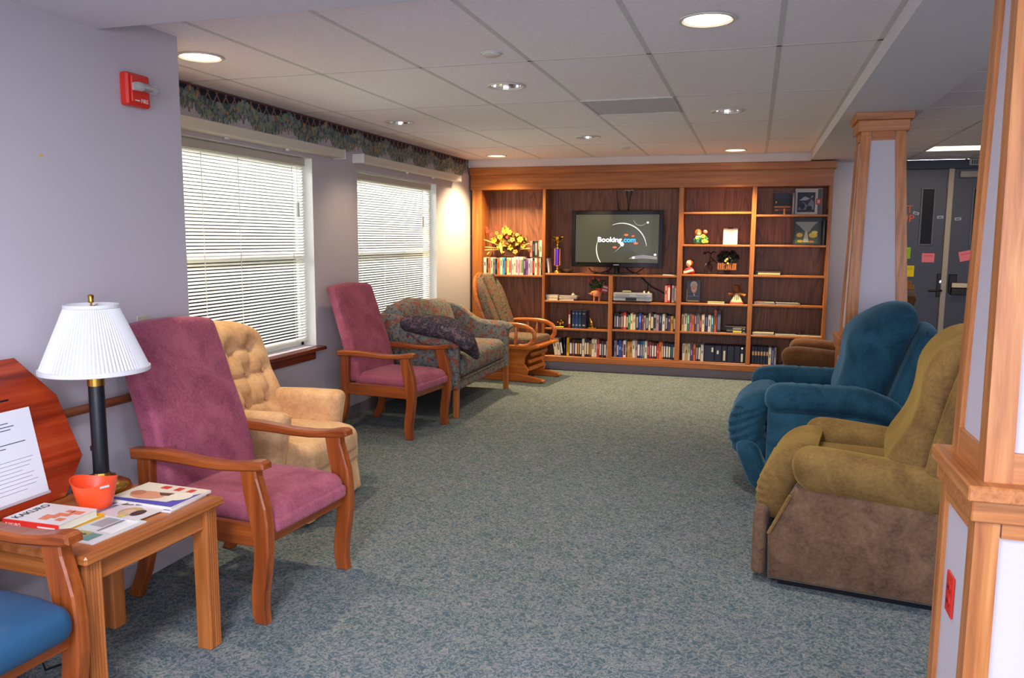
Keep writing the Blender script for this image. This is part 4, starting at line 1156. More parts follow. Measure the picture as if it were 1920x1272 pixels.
MB().box(-3.24, .775, YF - .045, YP, 2.268, 2.350, .008).build('crown', BW[0], bcs)
MB().box(-3.24, .751, YF, YP, 2.095, 2.12).build('top_board', BW[0], bcs)
MB().box(-3.22, .74, 9.03, 9.05, 0, .11).build('kick_board', plain('kick', (140, 126, 132), .5), bcs)

BC = {'cream': (222, 208, 176), 'ivory': (216, 208, 196), 'black': (24, 22, 28), 'white': (222, 220, 218), 'navy': (28, 34, 62), 'yellow': (220, 172, 28),
      'maroon': (110, 34, 44), 'mauve': (168, 140, 150), 'orange': (206, 124, 40), 'brown': (92, 56, 38), 'ochre': (170, 124, 50), 'red': (196, 52, 46),
      'grey': (150, 146, 148), 'slate': (104, 112, 140), 'blue': (38, 72, 166), 'plum': (78, 48, 84), 'tan': (190, 150, 106), 'teal': (60, 118, 130),
      'lilac': (186, 176, 204), 'green': (58, 120, 74), 'pink': (190, 92, 140), 'rust': (196, 92, 54), 'mint': (196, 212, 190), 'orangered': (226, 100, 52),
      'skyblue': (60, 156, 206), 'paleyellow': (236, 216, 142), 'salmon': (214, 128, 110), 'violet': (120, 84, 150), 'charcoal': (58, 56, 60)}
NM = {'orangered': 'orange-red', 'skyblue': 'sky-blue', 'paleyellow': 'pale yellow'}
ORD = ['first', 'second', 'third', 'fourth', 'fifth', 'sixth', 'seventh', 'eighth', 'ninth', 'tenth', 'eleventh', 'twelfth', 'thirteenth', 'fourteenth', 'fifteenth', 'sixteenth', 'seventeenth',
       'eighteenth', 'nineteenth', 'twentieth', 'twenty-first', 'twenty-second', 'twenty-third', 'twenty-fourth', 'twenty-fifth', 'twenty-sixth', 'twenty-seventh', 'twenty-eighth', 'twenty-ninth', 'thirtieth']
M_page = P((218, 208, 186), .9)
rbk = random.Random(11)
def book(name, label, cat, x0, x1, z, h, d, col, stripe, tilt, group, yf=8.995):
    w_ = (x1 - x0) - .0012
    t = thing(name, label, cat, ((x0 + x1) / 2, yf + d / 2 + rbk.uniform(0, .008), z + .0005), 0, group)
    if tilt: t.rotation_euler = (0, math.radians(tilt), 0)
    a = w_ / 2; b = d / 2
    soft = name in ('paperback', 'book')
    m = MB(); c = .0015 if w_ > .012 else .0008
    cv = P(BC[col], .45)
    m.box(-a, a, -b, b, 0, h, c, 0)
    if soft: m.box(-a * .8, a * .8, -b + .004, b - .001, h - .0002, h + .0004, 0, 1)
    else: m.box(-a * .8, a * .8, -b + .006, b - .006, h - .0002, h + .0004, 0, 0)
    m.build('cover', [cv, M_page], t)
    if stripe:
        zz0, zz1 = (.14, .80) if name == 'video_case' else (.12, .85)
        if stripe == 'tan': zz0, zz1 = .5, .72
        MB().box(-a * .72, a * .72, -b - .0006, -b, h * zz0, h * zz1).build('spine_label', P(BC[stripe], .6), t)
    else:
        k = rbk.random(); zc = h * rbk.uniform(.45, .7); hh = h * rbk.uniform(.08, .26)
        dk = tuple(int(q * .45) for q in BC[col]) if sum(BC[col]) > 330 else tuple(min(255, int(q * 1.5 + 70)) for q in BC[col])
        MB().box(-a * .42, a * .42, -b - .0005, -b, zc - hh, zc + hh).build('spine_print', P(dk, .6), t)
    return t
SHELVES = {
 'A': (0.172, 'bottom shelf beside the glider', 'video case', [
  (-2.1918, -2.1536, 0.2, 'cream', None, -9), (-2.1516, -2.1175, 0.2, 'ivory', None, -9), (-2.1135, -2.0855, 0.19, 'black', 'white', -8),
  (-2.0763, -2.0623, 0.21, 'navy', None, -3), (-2.0615, -2.0315, 0.212, 'yellow', None, 0), (-2.0276, -1.9937, 0.19, 'black', 'white', 0),
  (-1.9917, -1.9659, 0.19, 'maroon', 'mauve', 0), (-1.9619, -1.9322, 0.19, 'black', 'white', 0), (-1.9302, -1.9045, 0.19, 'black', 'orange', 0),
  (-1.9025, -1.8788, 0.19, 'black', 'ivory', 0), (-1.8776, -1.8472, 0.205, 'cream', None, 0), (-1.8460, -1.8216, 0.205, 'navy', 'cream', 0),
  (-1.8209, -1.7941, 0.205, 'navy', 'cream', 0), (-1.7922, -1.7674, 0.19, 'brown', 'ochre', 0), (-1.7659, -1.7322, 0.205, 'cream', None, 0),
  (-1.7314, -1.7041, 0.205, 'ivory', None, 0), (-1.7021, -1.6748, 0.2, 'red', None, 0), (-1.6728, -1.6495, 0.195, 'black', 'white', 0),
  (-1.6475, -1.6223, 0.19, 'maroon', 'grey', 0), (-1.6184, -1.5932, 0.19, 'black', 'white', 0), (-1.5920, -1.5804, 0.19, 'ivory', None, 0),
 ]),
 'B': (0.186, 'bottom shelf under the video player', 'video case', [
  (-1.5028, -1.4691, 0.19, 'slate', None, 0), (-1.4691, -1.4489, 0.175, 'black', 'ivory', 0), (-1.4489, -1.4175, 0.19, 'blue', None, 0),
  (-1.4175, -1.3974, 0.18, 'plum', None, 0), (-1.3974, -1.3639, 0.19, 'white', 'plum', 0), (-1.3639, -1.3483, 0.19, 'brown', None, 0),
  (-1.3483, -1.3193, 0.185, 'ochre', 'tan', 0), (-1.3193, -1.2926, 0.185, 'ochre', None, 0), (-1.2926, -1.2603, 0.195, 'ivory', None, 0),
  (-1.2594, -1.2350, 0.195, 'mauve', None, 0), (-1.2341, -1.2041, 0.195, 'navy', 'white', 0), (-1.2032, -1.1776, 0.195, 'blue', 'grey', 0),
  (-1.1767, -1.1520, 0.195, 'teal', 'grey', 0), (-1.1512, -1.1226, 0.195, 'ivory', None, 0), (-1.1204, -1.0984, 0.19, 'maroon', None, 0),
  (-1.0976, -1.0730, 0.19, 'maroon', 'mauve', 0), (-1.0713, -1.0459, 0.185, 'maroon', 'white', 0), (-1.0437, -1.0175, 0.185, 'black', 'white', 0),
  (-1.0131, -0.9922, 0.175, 'red', None, 0), (-0.9900, -0.9596, 0.19, 'orange', None, 0), (-0.9587, -0.9435, 0.185, 'red', 'ivory', 0),
  (-0.9413, -0.9153, 0.185, 'black', 'ivory', 0), (-0.9119, -0.8872, 0.185, 'navy', 'white', 0), (-0.8850, -0.8612, 0.18, 'navy', 'white', 0),
  (-0.8591, -0.8353, 0.18, 'black', 'teal', 0), (-0.8341, -0.8039, 0.18, 'navy', 'white', 0),
 ]),
 'C': (0.508, 'second shelf under the video player', 'video case', [
  (-1.5066, -1.4842, 0.185, 'black', 'grey', 0), (-1.4829, -1.4529, 0.185, 'black', 'lilac', 0), (-1.4507, -1.4328, 0.175, 'black', 'grey', 0),
  (-1.4306, -1.4017, 0.185, 'maroon', 'grey', 0), (-1.3994, -1.3692, 0.195, 'red', 'cream', 0), (-1.3683, -1.3484, 0.18, 'black', 'ivory', 0),
  (-1.3470, -1.3240, 0.17, 'green', None, 0), (-1.3218, -1.2939, 0.185, 'cream', None, 0), (-1.2930, -1.2621, 0.175, 'cream', 'tan', 0),
  (-1.2577, -1.2291, 0.185, 'black', 'grey', 0), (-1.2269, -1.1961, 0.19, 'blue', None, 0), (-1.1926, -1.1720, 0.175, 'maroon', None, 0),
  (-1.1706, -1.1479, 0.165, 'grey', None, 0), (-1.1457, -1.1181, 0.175, 'black', 'grey', 0), (-1.1172, -1.0919, 0.19, 'cream', None, 0),
  (-1.0910, -1.0605, 0.195, 'black', 'cream', 0), (-1.0584, -1.0301, 0.185, 'grey', 'black', 0), (-1.0288, -1.0006, 0.18, 'mauve', None, 0),
  (-0.9989, -0.9659, 0.185, 'navy', None, 0), (-0.9642, -0.9305, 0.19, 'ivory', None, 0), (-0.9284, -0.9025, 0.185, 'black', 'grey', 0),
  (-0.9012, -0.8693, 0.175, 'plum', None, 0), (-0.8676, -0.8401, 0.17, 'yellow', None, 0), (-0.8393, -0.8123, 0.18, 'black', 'ivory', 0),
 ]),
 'D': (0.517, 'shelf below the portrait book', 'paperback', [
  (-0.7491, -0.7222, 0.19, 'tan', None, 0), (-0.7210, -0.6882, 0.195, 'ivory', None, 0), (-0.6869, -0.6627, 0.195, 'green', None, 0),
  (-0.6615, -0.6352, 0.195, 'pink', None, 0), (-0.6344, -0.6119, 0.185, 'orange', None, 0), (-0.6098, -0.5845, 0.185, 'plum', None, 0),
  (-0.5836, -0.5529, 0.19, 'grey', None, 0), (-0.5516, -0.5306, 0.18, 'maroon', None, 0), (-0.5297, -0.4983, 0.19, 'cream', None, 0),
  (-0.4962, -0.4626, 0.19, 'navy', None, 0), (-0.4618, -0.4292, 0.19, 'ivory', None, 0), (-0.4284, -0.4021, 0.18, 'teal', None, 0),
  (-0.3979, -0.3688, 0.245, 'rust', None, 0), (-0.3667, -0.3231, 0.235, 'navy', 'slate', 0),
 ]),
 'E': (0.184, 'bottom shelf with the navy binders', 'book', [
  (-0.7297, -0.7006, 0.19, 'ivory', None, 0), (-0.6998, -0.6708, 0.19, 'tan', None, 0), (-0.6699, -0.6452, 0.19, 'mint', None, 0),
  (-0.6435, -0.6146, 0.185, 'plum', None, 0), (-0.6124, -0.5848, 0.185, 'rust', None, 0), (-0.5827, -0.5573, 0.18, 'black', 'grey', 0),
  (-0.5560, -0.5319, 0.18, 'black', 'white', 0), (-0.5307, -0.4982, 0.185, 'ivory', None, 0), (-0.4961, -0.4750, 0.185, 'blue', None, 0),
 ]),
 'F': (0.182, 'bottom shelf behind the far recliner', 'disc case', [
  (0.0160, 0.0434, 0.195, 'navy', 'tan', 0), (0.0451, 0.0729, 0.195, 'navy', 'tan', 0), (0.0747, 0.1030, 0.195, 'navy', 'tan', 0),
  (0.1048, 0.1331, 0.195, 'navy', 'tan', 0), (0.1342, 0.1625, 0.195, 'navy', 'tan', 0), (0.1642, 0.1885, 0.195, 'navy', 'tan', 0),
  (0.1907, 0.2189, 0.19, 'cream', None, 0), (0.2217, 0.2470, 0.19, 'blue', 'slate', 0), (0.2487, 0.2723, 0.19, 'grey', None, 0),
 ]),
 'G': (1.106, 'lower row under the flower basket', 'paperback', [
  (-3.0903, -3.0540, 0.2, 'ivory', None, 0), (-3.0527, -3.0356, 0.19, 'black', None, 0), (-3.0348, -3.0042, 0.195, 'orangered', None, 0),
  (-3.0029, -2.9733, 0.2, 'cream', None, 0), (-2.9716, -2.9420, 0.19, 'slate', None, 0), (-2.9412, -2.9204, 0.19, 'black', None, 0),
  (-2.9182, -2.8879, 0.195, 'orangered', None, 0), (-2.8866, -2.8555, 0.2, 'cream', None, 0), (-2.8533, -2.8231, 0.2, 'skyblue', None, 0),
  (-2.8218, -2.8029, 0.19, 'navy', 'red', 0), (-2.8003, -2.7737, 0.2, 'paleyellow', None, 0), (-2.7728, -2.7500, 0.2, 'ivory', 'red', 0),
  (-2.7496, -2.7385, 0.195, 'grey', None, 0), (-2.7376, -2.7136, 0.2, 'ivory', None, 0), (-2.7128, -2.6880, 0.21, 'mint', None, 0),
  (-2.6871, -2.6624, 0.21, 'white', 'pink', 0), (-2.6615, -2.6453, 0.21, 'lilac', None, 0), (-2.6445, -2.6219, 0.21, 'white', 'salmon', 0),
  (-2.6206, -2.5942, 0.21, 'mint', 'green', 0), (-2.5921, -2.5645, 0.19, 'plum', None, 0), (-2.5637, -2.5349, 0.19, 'violet', None, 0),
  (-2.5340, -2.5104, 0.19, 'lilac', None, 0), (-2.5095, -2.4833, 0.2, 'white', 'grey', 0), (-2.4821, -2.4597, 0.2, 'black', 'red', 0),
  (-2.4589, -2.4273, 0.2, 'mint', None, 0), (-2.4252, -2.4021, 0.195, 'rust', None, 0), (-2.4009, -2.3824, 0.2, 'cream', None, 0),
  (-2.3807, -2.3698, 0.19, 'black', None, 0),
 ]),
 'H': (1.318, 'upper stack beside the flower basket', 'paperback', [
  (-2.5155, -2.4851, 0.185, 'salmon', None, 0), (-2.4835, -2.4565, 0.19, 'black', None, 0), (-2.4557, -2.4230, 0.19, 'charcoal', 'grey', 0),
  (-2.4217, -2.4041, 0.19, 'brown', None, 0), (-2.4024, -2.3719, 0.195, 'mint', None, 0),
 ]),
 'I': (0.172, 'bottom shelf behind the glider seat', 'book', [
  (-2.6807, -2.6496, 0.2, 'blue', None, 0), (-2.6459, -2.6148, 0.2, 'white', None, 0), (-2.6099, -2.5814, 0.2, 'cream', None, 0),
  (-2.5801, -2.5567, 0.19, 'maroon', None, 0), (-2.5135, -2.4458, 0.185, 'black', None, 0), (-2.3846, -2.3638, 0.2, 'white', None, 0),
 ]),
 'J': (0.832, 'shelf of the video player, right end', 'disc case', [
  (-0.9445, -0.9157, 0.19, 'salmon', None, 0), (-0.9135, -0.8827, 0.195, 'red', 'white', 0), (-0.8672, -0.8409, 0.19, 'white', 'grey', 0),
  (-0.8387, -0.8112, 0.19, 'rust', 'white', 0),
 ]),
}
for key, (z, ph, kind, L) in SHELVES.items():
    nm = kind.replace(' ', '_')
    lim = {'J': -.8165, 'C': -.8165, 'B': -.8165, 'A': -1.5745, 'E': -.4945, 'G': -2.3575, 'H': -2.3575}.get(key, 9)
    for i, (x0, x1, h, col, st_, tl) in enumerate(L):
        x1 = min(x1, lim)
        c_ = NM.get(col, col); s_ = NM.get(st_, st_) if st_ else None
        lb = f"{c_} {kind}" + (f" with {s_} label" if s_ else '') + f", {ORD[i]} from left, {ph}"
        dz = h * 0 if not tl else .0
        tt = book(nm, lb, kind.split()[-1], x0, x1, z, h, .15 if kind != 'book' else .16, col, st_, tl, 'books and cases: ' + ph)
        if tl: tt.location.z += abs(math.sin(math.radians(tl))) * (x1 - x0) / 2; tt.location.x -= .012
# navy binders on the bottom shelf
for i, (x0, x1, lab) in enumerate(((-.493, -.380, (.6, .11, .16)), (-.378, -.305, (-.1, .09, .13)), (-.303, -.245, (0, .02, .13)), (-.243, -.170, None), (-.168, -.105, None), (-.103, -.070, (0, .015, .105)), (-.068, -.052, None))):
    t = thing('binder', ['wide navy binder, leftmost on the bottom shelf', 'navy binder with a short low label, second of the binders', 'navy binder with a long pale spine label', 'plain navy binder, fourth of the binders', 'plain navy binder, fifth of the binders', 'navy binder with a round white dot over its label', 'slim navy binder against the upright'][i], 'binder', ((x0 + x1) / 2, 9.085, .1845), 0, 'navy binders on the bottom shelf')
    a = (x1 - x0) / 2 - .001
    MB().box(-a, a, -.09, .09, 0, .185, .003).build('cover', P((26, 30, 54), .5), t)
    if lab:
        q = lab[0] * a; MB().box(q - .010, q + .010, -.0908, -.09, lab[1], lab[2]).build('spine_label', P((214, 212, 196), .6), t)
    if i == 5: MB().lathe([(.011, 0), (.011, .001)], 16, M=Matrix.Translation((0, -.09, .165)) @ Matrix.Rotation(PI / 2, 4, 'X')).build('round_sticker', P((250, 250, 246), .5), t)
# blue set between the gold bookends
for i, (x0, x1, c, lb) in enumerate(((-2.052, -2.018, 'maroon', 'maroon and white book left of the blue volumes'), (-2.006, -1.970, 'teal', 'dark teal volume, left of the set between gold bookends'), (-1.968, -1.930, 'blue', 'royal blue volume in the middle between gold bookends'), (-1.928, -1.892, 'teal', 'dark teal volume, right of the royal blue one'), (-1.890, -1.838, 'navy', 'navy volume at the right end between gold bookends'))):
    t = thing('book', lb, 'book', ((x0 + x1) / 2, 9.10, .4975), 0, 'volumes between the gold bookends'); a = (x1 - x0) / 2 - .001
    col = {'teal': (22, 62, 80), 'blue': (34, 52, 130), 'navy': (20, 30, 58), 'maroon': (120, 34, 40)}[c]
    MB().box(-a, a, -.085, .085, 0, .205, .002).build('cover', P(col, .4), t)
    MB().box(-a + .002, a - .002, -.08, .084, .204, .2055).build('pages', M_page, t)
    lm_ = P((150, 160, 150) if c != 'maroon' else (220, 214, 206), .5)
    for z in ((.03, .045), (.165, .18)) if c != 'maroon' else ((.05, .16),): MB().box(-a * .6, a * .6, -.0856, -.085, *z).build('spine_print', lm_, t)
for i, (x, lb) in enumerate(((-2.150, 'gold bookend with ball cluster left of the blue volumes'), (-1.765, 'gold bookend with upright leaf right of the blue volumes'))):
    t = thing('bookend', lb, 'bookend', (x, 9.05, .4975), 0, 'gold bookends')
    MB().box(-.05, .05, -.04, .04, 0, .014, .003).build('base', M_gold, t)
    if i == 0:
        for dx, dz, r in ((-.032, .066, .016), (.0, .05, .018), (.032, .06, .019), (.012, .085, .014)): MB().ball((dx, 0, dz), r, 12).build('ball', M_gold, t, True)
        MB().tube([(0, 0, .014), (0, 0, .05)], .008, 8).build('stem', M_gold, t)
    else:
        MB().tube([(0, 0, .014), (-.005, 0, .03), (.0, 0, .05)], .008, 8).build('stem', M_gold, t)
        MB().lathe([(.001, 0), (.018, .02), (.022, .045), (.014, .075), (.001, .1)], 12, M=Matrix.Translation((-.008, 0, .03)) @ Matrix.Rotation(-.25, 4, 'Y') @ Matrix.Diagonal((1, .5, 1, 1))).build('leaf_form', M_gold, t, True)
# flat stacks in the bay beside the glider
def flatbook(label, x0, x1, y0, y1, z, th, col, grp, rz=0, cat='book', name='book'):
    t = thing(name, label, cat, ((x0 + x1) / 2, (y0 + y1) / 2, z + .0003), rz, grp); a, b = (x1 - x0) / 2, (y1 - y0) / 2
    MB().box(-a + .002, a - .002, -b + .002, b - .002, .002, th - .002).build('pages', M_page, t)
    m = MB(); m.box(-a, a, -b, b, 0, .002); m.box(-a, a, -b, b, th - .0022, th - .0006)
    m.build('cover', P(col, .5), t); return t
G1 = 'books lying flat on the upper glider-side shelf'
flatbook('cream book lying flat at the bottom of the left pile', -2.312, -2.175, 9.0, 9.2, .819, .031, (206, 184, 140), G1)
flatbook('cream book lying flat on top of the left pile', -2.318, -2.172, 9.0, 9.2, .8508, .033, (216, 196, 146), G1)
flatbook('grey book lying flat at the bottom of the right pile', -2.158, -1.985, 9.0, 9.2, .819, .024, (176, 160, 156), G1)
flatbook('mauve-grey magazine lying flat, middle of the right pile', -2.165, -1.955, 9.0, 9.21, .8436, .020, (150, 130, 140), G1, 2)
flatbook('white magazine lying flat on top of the right pile', -2.155, -1.945, 9.0, 9.2, .8642, .014, (196, 186, 176), G1, -2)
t = thing('seashell', 'small cream seashell on the flat magazines', 'shell', (-2.0, 9.05, .8788))
MB().lathe([(.001, 0), (.024, .004), (.022, .012), (.016, .018), (.013, .024), (.008, .03), (.001, .036)], 14).build('shell_body', P((222, 200, 160), .5), t, True)
MB().lathe([(.009, 0), (.011, .004), (.006, .006)], 10, M=Matrix.Translation((-.018, -.008, .004)) @ Matrix.Rotation(1.2, 4, 'Y')).build('shell_mouth', P((236, 220, 190), .5), t, True)
# potted plant in an animal-shaped planter
rp = random.Random(5)
def foliage(parent, c, rx, rz, n, cols, s=.016, name='leaves', flat_y=.6):
    m = MB()
    for k in range(n):
        a, b = rp.uniform(0, 2 * PI), math.acos(rp.uniform(-1, 1)); r = rp.uniform(.45, 1) ** .6
        p = Vector((c[0] + rx * r * math.sin(b) * math.cos(a), c[1] + rx * flat_y * r * math.sin(b) * math.sin(a), c[2] + rz * r * math.cos(b)))
        M = Matrix.Translation(p) @ Euler((rp.uniform(0, 6), rp.uniform(0, 6), rp.uniform(0, 6))).to_matrix().to_4x4()
        q = s * rp.uniform(.7, 1.3)
        m.add([(-q, 0, 0), (0, -.45 * q, .1 * q), (q, 0, 0), (0, .45 * q, .1 * q)], [(0, 1, 2), (0, 2, 3)], rp.randrange(len(cols)), M)
    o = m.build(name, [P(c_, .7) for c_ in cols], parent); o['kind'] = 'stuff'; return o
def flower(parent, p, r, col, heart, npet=6, name='blossom', rot=(1.2, 0, 0)):
    m = MB(); M = Matrix.Translation(p) @ Euler(rot).to_matrix().to_4x4()
    for k in range(npet):
        a = 2 * PI * k / npet; ca, sa = math.cos(a), math.sin(a); w_ = r * .42
        V = [(0, 0, 0), (r * .55 * ca - w_ * sa, r * .55 * sa + w_ * ca, r * .12), (r * ca, r * sa, r * .05), (r * .55 * ca + w_ * sa, r * .55 * sa - w_ * ca, r * .12), (r * .5 * ca, r * .5 * sa, r * .02)]
        m.add(V, [(0, 4, 1), (4, 2, 1), (0, 3, 4), (4, 3, 2)], 0, M)
    m.lathe([(r * .24, .0), (r * .2, r * .12), (.0001, r * .16)], 8, (0, 0, 0), 1, M)
    return m.build(name, [P(col, .7), P(heart, .7)], parent)
t = thing('potted_plant', 'red-flowered green plant in a pink animal-shaped planter', 'plant', (-1.725, 9.06, .8195))
MB().lathe([(.03, .05), (.045, .06), (.052, .085), (.046, .11), (.04, .125), (.034, .125), (.03, .1), (.0, .1)], 18).build('planter_body', P((206, 128, 98), .5), t, True)
for dx in (-.028, .03):
    for dy in (-.02, .02): MB().tube([(dx, dy, 0), (dx, dy, .06)], .009, 8).build('leg', P((200, 122, 94), .5), t, True)
m = MB(); m.ball((-.058, -.015, .085), .022, 10); m.tube([(-.07, -.018, .085), (-.098, -.022, .088)], [.01, .004], 6); m.build('animal_head', P((212, 136, 104), .5), t, True)
m = MB(); m.ball((-.03, -.03, .105), .024, 10, 0, (1.3, .6, .6)); m.build('yellow_saddle', P((226, 176, 50), .5), t, True)
MB().lathe([(.028, .10), (.05, .15), (.052, .152), (.046, .15), (.03, .11)], 14, (.022, 0, 0), cap=False).build('flower_pot', P((172, 52, 44), .5), t, True)
foliage(t, (0, .01, .195), .095, .070, 260, [(44, 78, 40), (70, 98, 46), (30, 52, 38), (92, 110, 60)], .019, flat_y=.7)
for p in ((-.04, -.05, .262), (-.085, -.02, .235), (.03, -.06, .25), (-.06, -.03, .21)): flower(t, p, .017, (206, 40, 40), (150, 30, 30))
t = thing('small_flag', 'small striped flag leaning beside the animal planter', 'flag', (-1.69, 9.05, .830))
t.rotation_euler = (0, .22, 0)
MB().tube([(0, 0, .002), (0, 0, .22)], .003, 6).build('stick', P((190, 160, 120), .6), t)
for k in range(5): MB().box(.003, .06, -.001, .001, .10 + k * .018, .118 + k * .018).build('stripe', P(((160, 50, 60), (200, 190, 196))[k % 2], .7), t)

# video player
t = thing('video_player', 'silver video and disc player on the shelf below the television', 'video player', (-1.302, 9.08, .8265))
ms = plain('silver_plastic', (168, 168, 172), .35, .3)
MB().box(-.215, .215, -.125, .125, .012, .105, .006).build('case', ms, t)
MB().box(-.216, .216, -.13, -.122, .052, .058, .001).build('groove', P((90, 90, 96), .4), t)
MB().box(-.19, -.03, -.1275, -.125, .066, .088, .002).build('tape_slot', P((140, 140, 146), .3), t)
MB().box(.05, .17, -.1275, -.125, .070, .086, .002).build('disc_tray', P((140, 140, 146), .3), t)
MB().box(-.075, .05, -.128, -.125, .018, .048, .002).build('display_window', M_black, t)
for k in range(4): MB().box(.075 + k * .03, .095 + k * .03, -.1275, -.125, .03, .036, .001).build('button', P((110, 110, 116), .4), t)
for sx in (-.18, .18): MB().box(sx - .02, sx + .02, -.1, .1, 0, .012, .002).build('foot', M_black, t)
t = thing('remote_control', 'olive-grey oval remote on top of the silver player', 'remote', (-1.375, 9.02, .932))
MB().soft((.11, .05, .022), .01, (6, 3, 1), lambda x, y, z: (x, y * (1 - .3 * (x / .055) ** 2), z * (1 - .5 * (x / .055) ** 2)), c=(0, 0, .011)).build('shell', P((150, 146, 110), .5), t, True)
for k in range(3): MB().lathe([(.005, 0), (.004, .002), (.0001, .002)], 8, (-.02 + k * .02, 0, .0215)).build('button', P((80, 78, 60), .5), t)
for i, (x, lb) in enumerate(((-1.175, 'small cream knick-knack on the right of the silver player'), (-1.125, 'smaller cream knick-knack at the right end of the silver player'))):
    t = thing('trinket', lb, 'ornament', (x, 9.0, .932))
    MB().lathe([(.012, 0), (.013, .004), (.008, .009), (.010, .016), (.001, .024 - i * .006)], 12).build('figure', P((226, 206, 160), .4), t, True)
    MB().lathe([(.015, 0), (.015, .003)], 12).build('base', P((200, 180, 130), .4), t, True)
t = thing('power_cable', 'dark cable looping from the television down behind the silver player', 'cable', (0, 0, 0))
MB().tube([(-1.24, 9.225, 1.098), (-1.20, 9.22, 1.06), (-1.12, 9.215, .99), (-1.02, 9.21, .945), (-.96, 9.2, .91), (-.94, 9.17, .866), (-.96, 9.15, .838)], .008, 8).build('cable', P((48, 26, 24), .5), t, True)
MB().tube([(-1.16, 9.222, 1.03), (-1.165, 9.222, .95), (-1.16, 9.215, .9)], .005, 6).build('branch', P((40, 24, 24), .5), t, True)

# television
t = thing('television', 'flat television with a glossy black frame and lit screen in the middle bay', 'television', (-1.497, 9.03, 1.135))
HX_, Z0, Z1 = .517, .082, .716
m = MB(); yq = -.06
for a in ((-HX_, -HX_ + .048, Z0, Z1), (HX_ - .048, HX_, Z0, Z1), (-HX_ + .048, HX_ - .048, Z1 - .045, Z1), (-HX_ + .048, HX_ - .048, Z0, Z0 + .052)): m.box(a[0], a[1], yq, yq + .02, a[2], a[3], .004)
m.build('bezel', plain('gloss_black', (12, 12, 18), .08), t)
MB().box(-HX_ + .01, HX_ - .01, yq + .018, .0, Z0 + .01, Z1 - .01, .01).build('back_cover', M_black, t)
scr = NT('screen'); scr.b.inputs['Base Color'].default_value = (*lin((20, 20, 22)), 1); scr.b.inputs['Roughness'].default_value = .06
scr.b.inputs['Emission Color'].default_value = (*lin((78, 76, 58)), 1); scr.b.inputs['Emission Strength'].default_value = .9  # even olive glow stands in for a room reflection on the glass
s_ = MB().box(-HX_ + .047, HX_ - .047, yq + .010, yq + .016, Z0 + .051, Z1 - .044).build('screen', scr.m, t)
YS = yq + .0095
def E_(c, s): return plain('screen_ink', c, .4, emit=c, es=s)
def arc(cx, cz, r, a0, a1, w_, y=YS, n=36):
    V = []; F = []
    for k in range(n + 1):
        a = math.radians(a0 + (a1 - a0) * k / n); q = w_ * math.sin(PI * (k + .6) / (n + 1.2)) ** .5
        V += [(cx + (r - q) * math.cos(a), y, cz + (r - q) * math.sin(a)), (cx + (r + q) * math.cos(a), y, cz + (r + q) * math.sin(a))]
    return MB().add(V, [(2 * k, 2 * k + 1, 2 * k + 3, 2 * k + 2) for k in range(n)])
WH = E_((220, 220, 214), .9)
arc(.055, .292, .283, 6, 112, .0055).build('screen_ring', WH, s_); arc(.055, .292, .283, 165, 222, .0055).build('screen_ring', WH, s_)
arc(.265, .63, .08, 190, 320, .003).build('screen_ring', E_((150, 150, 150), .8), s_)
OR_ = E_((240, 104, 72), .95)
def blob(cx, cz, rx, rz, mat, name='screen_blob', y=YS - .0002):
    MB().add([(cx + rx * math.cos(2 * PI * k / 18), y, cz + rz * math.sin(2 * PI * k / 18)) for k in range(18)], [tuple(range(18))]).build(name, mat, s_)
for cx, cz, rx, rz in ((-.02, .305, .024, .010), (.108, .445, .024, .012), (.185, .432, .018, .009), (.218, .352, .026, .012)): blob(cx, cz, rx, rz, OR_)
blob(.063, .340, .022, .024, E_((232, 214, 210), .95))
MB().add([(.045, YS, .318), (.05, YS, .312), (-.025, YS, .246)], [(0, 1, 2)]).build('screen_tail', E_((190, 180, 178), .8), s_)
blob(.345, .582, .012, .012, E_((230, 230, 235), 1)); blob(.195, .192, .016, .012, E_((230, 230, 235), 1)); blob(.435, .226, .014, .012, E_((230, 230, 235), 1))
MB().add([(.14, YS, .178), (.2, YS, .21), (.3, YS, .224), (.458, YS, .205), (.458, YS, .175), (.3, YS, .185), (.2, YS, .176)], [tuple(range(7))]).build('screen_swoosh', E_((120, 116, 122), .7), s_)
text('screen_word', 'Booking', .076, E_((250, 250, 250), 1.0), s_, (-.218, YS - .001, .366), (PI / 2, 0, 0), .0004, width=.275, bold=.0022)
text('screen_word', '.com', .076, E_((70, 180, 250), 1.0), s_, (.064, YS - .001, .366), (PI / 2, 0, 0), .0004, width=.15, bold=.0022)
MB().box(-.03, .032, yq - .001, yq, Z0 + .022, Z0 + .031).build('maker_mark', P((170, 170, 178), .4), t)
MB().lathe([(.03, .01), (.028, .05), (.04, .085)], 16).build('stand_neck', M_black, t, True)
MB().soft((.52, .15, .014), .006, (10, 4, 1), lambda x, y, z: (x, y * (1 - .25 * (x / .26) ** 2), z), c=(0, 0, .0075)).build('stand_base', plain('gloss_black', (12, 12, 18), .08), t, True)
t = thing('television_wires', 'thin black wires hanging from the outlet above the television', 'cable', (0, 0, 0))
for pts in (((-1.545, 9.226, 2.085), (-1.54, 9.226, 1.98), (-1.515, 9.22, 1.86), (-1.50, 9.10, 1.80)), ((-1.548, 9.228, 2.085), (-1.53, 9.226, 1.9), (-1.49, 9.2, 1.84), (-1.48, 9.1, 1.80)),
            ((-1.435, 9.226, 2.085), (-1.42, 9.226, 1.97), (-1.405, 9.22, 1.88), (-1.40, 9.1, 1.80)), ((-1.375, 9.226, 2.085), (-1.395, 9.226, 1.98), (-1.41, 9.22, 1.88), (-1.405, 9.1, 1.79))):
    MB().tube(pts, .005, 6).build('wire', M_black, t, True)
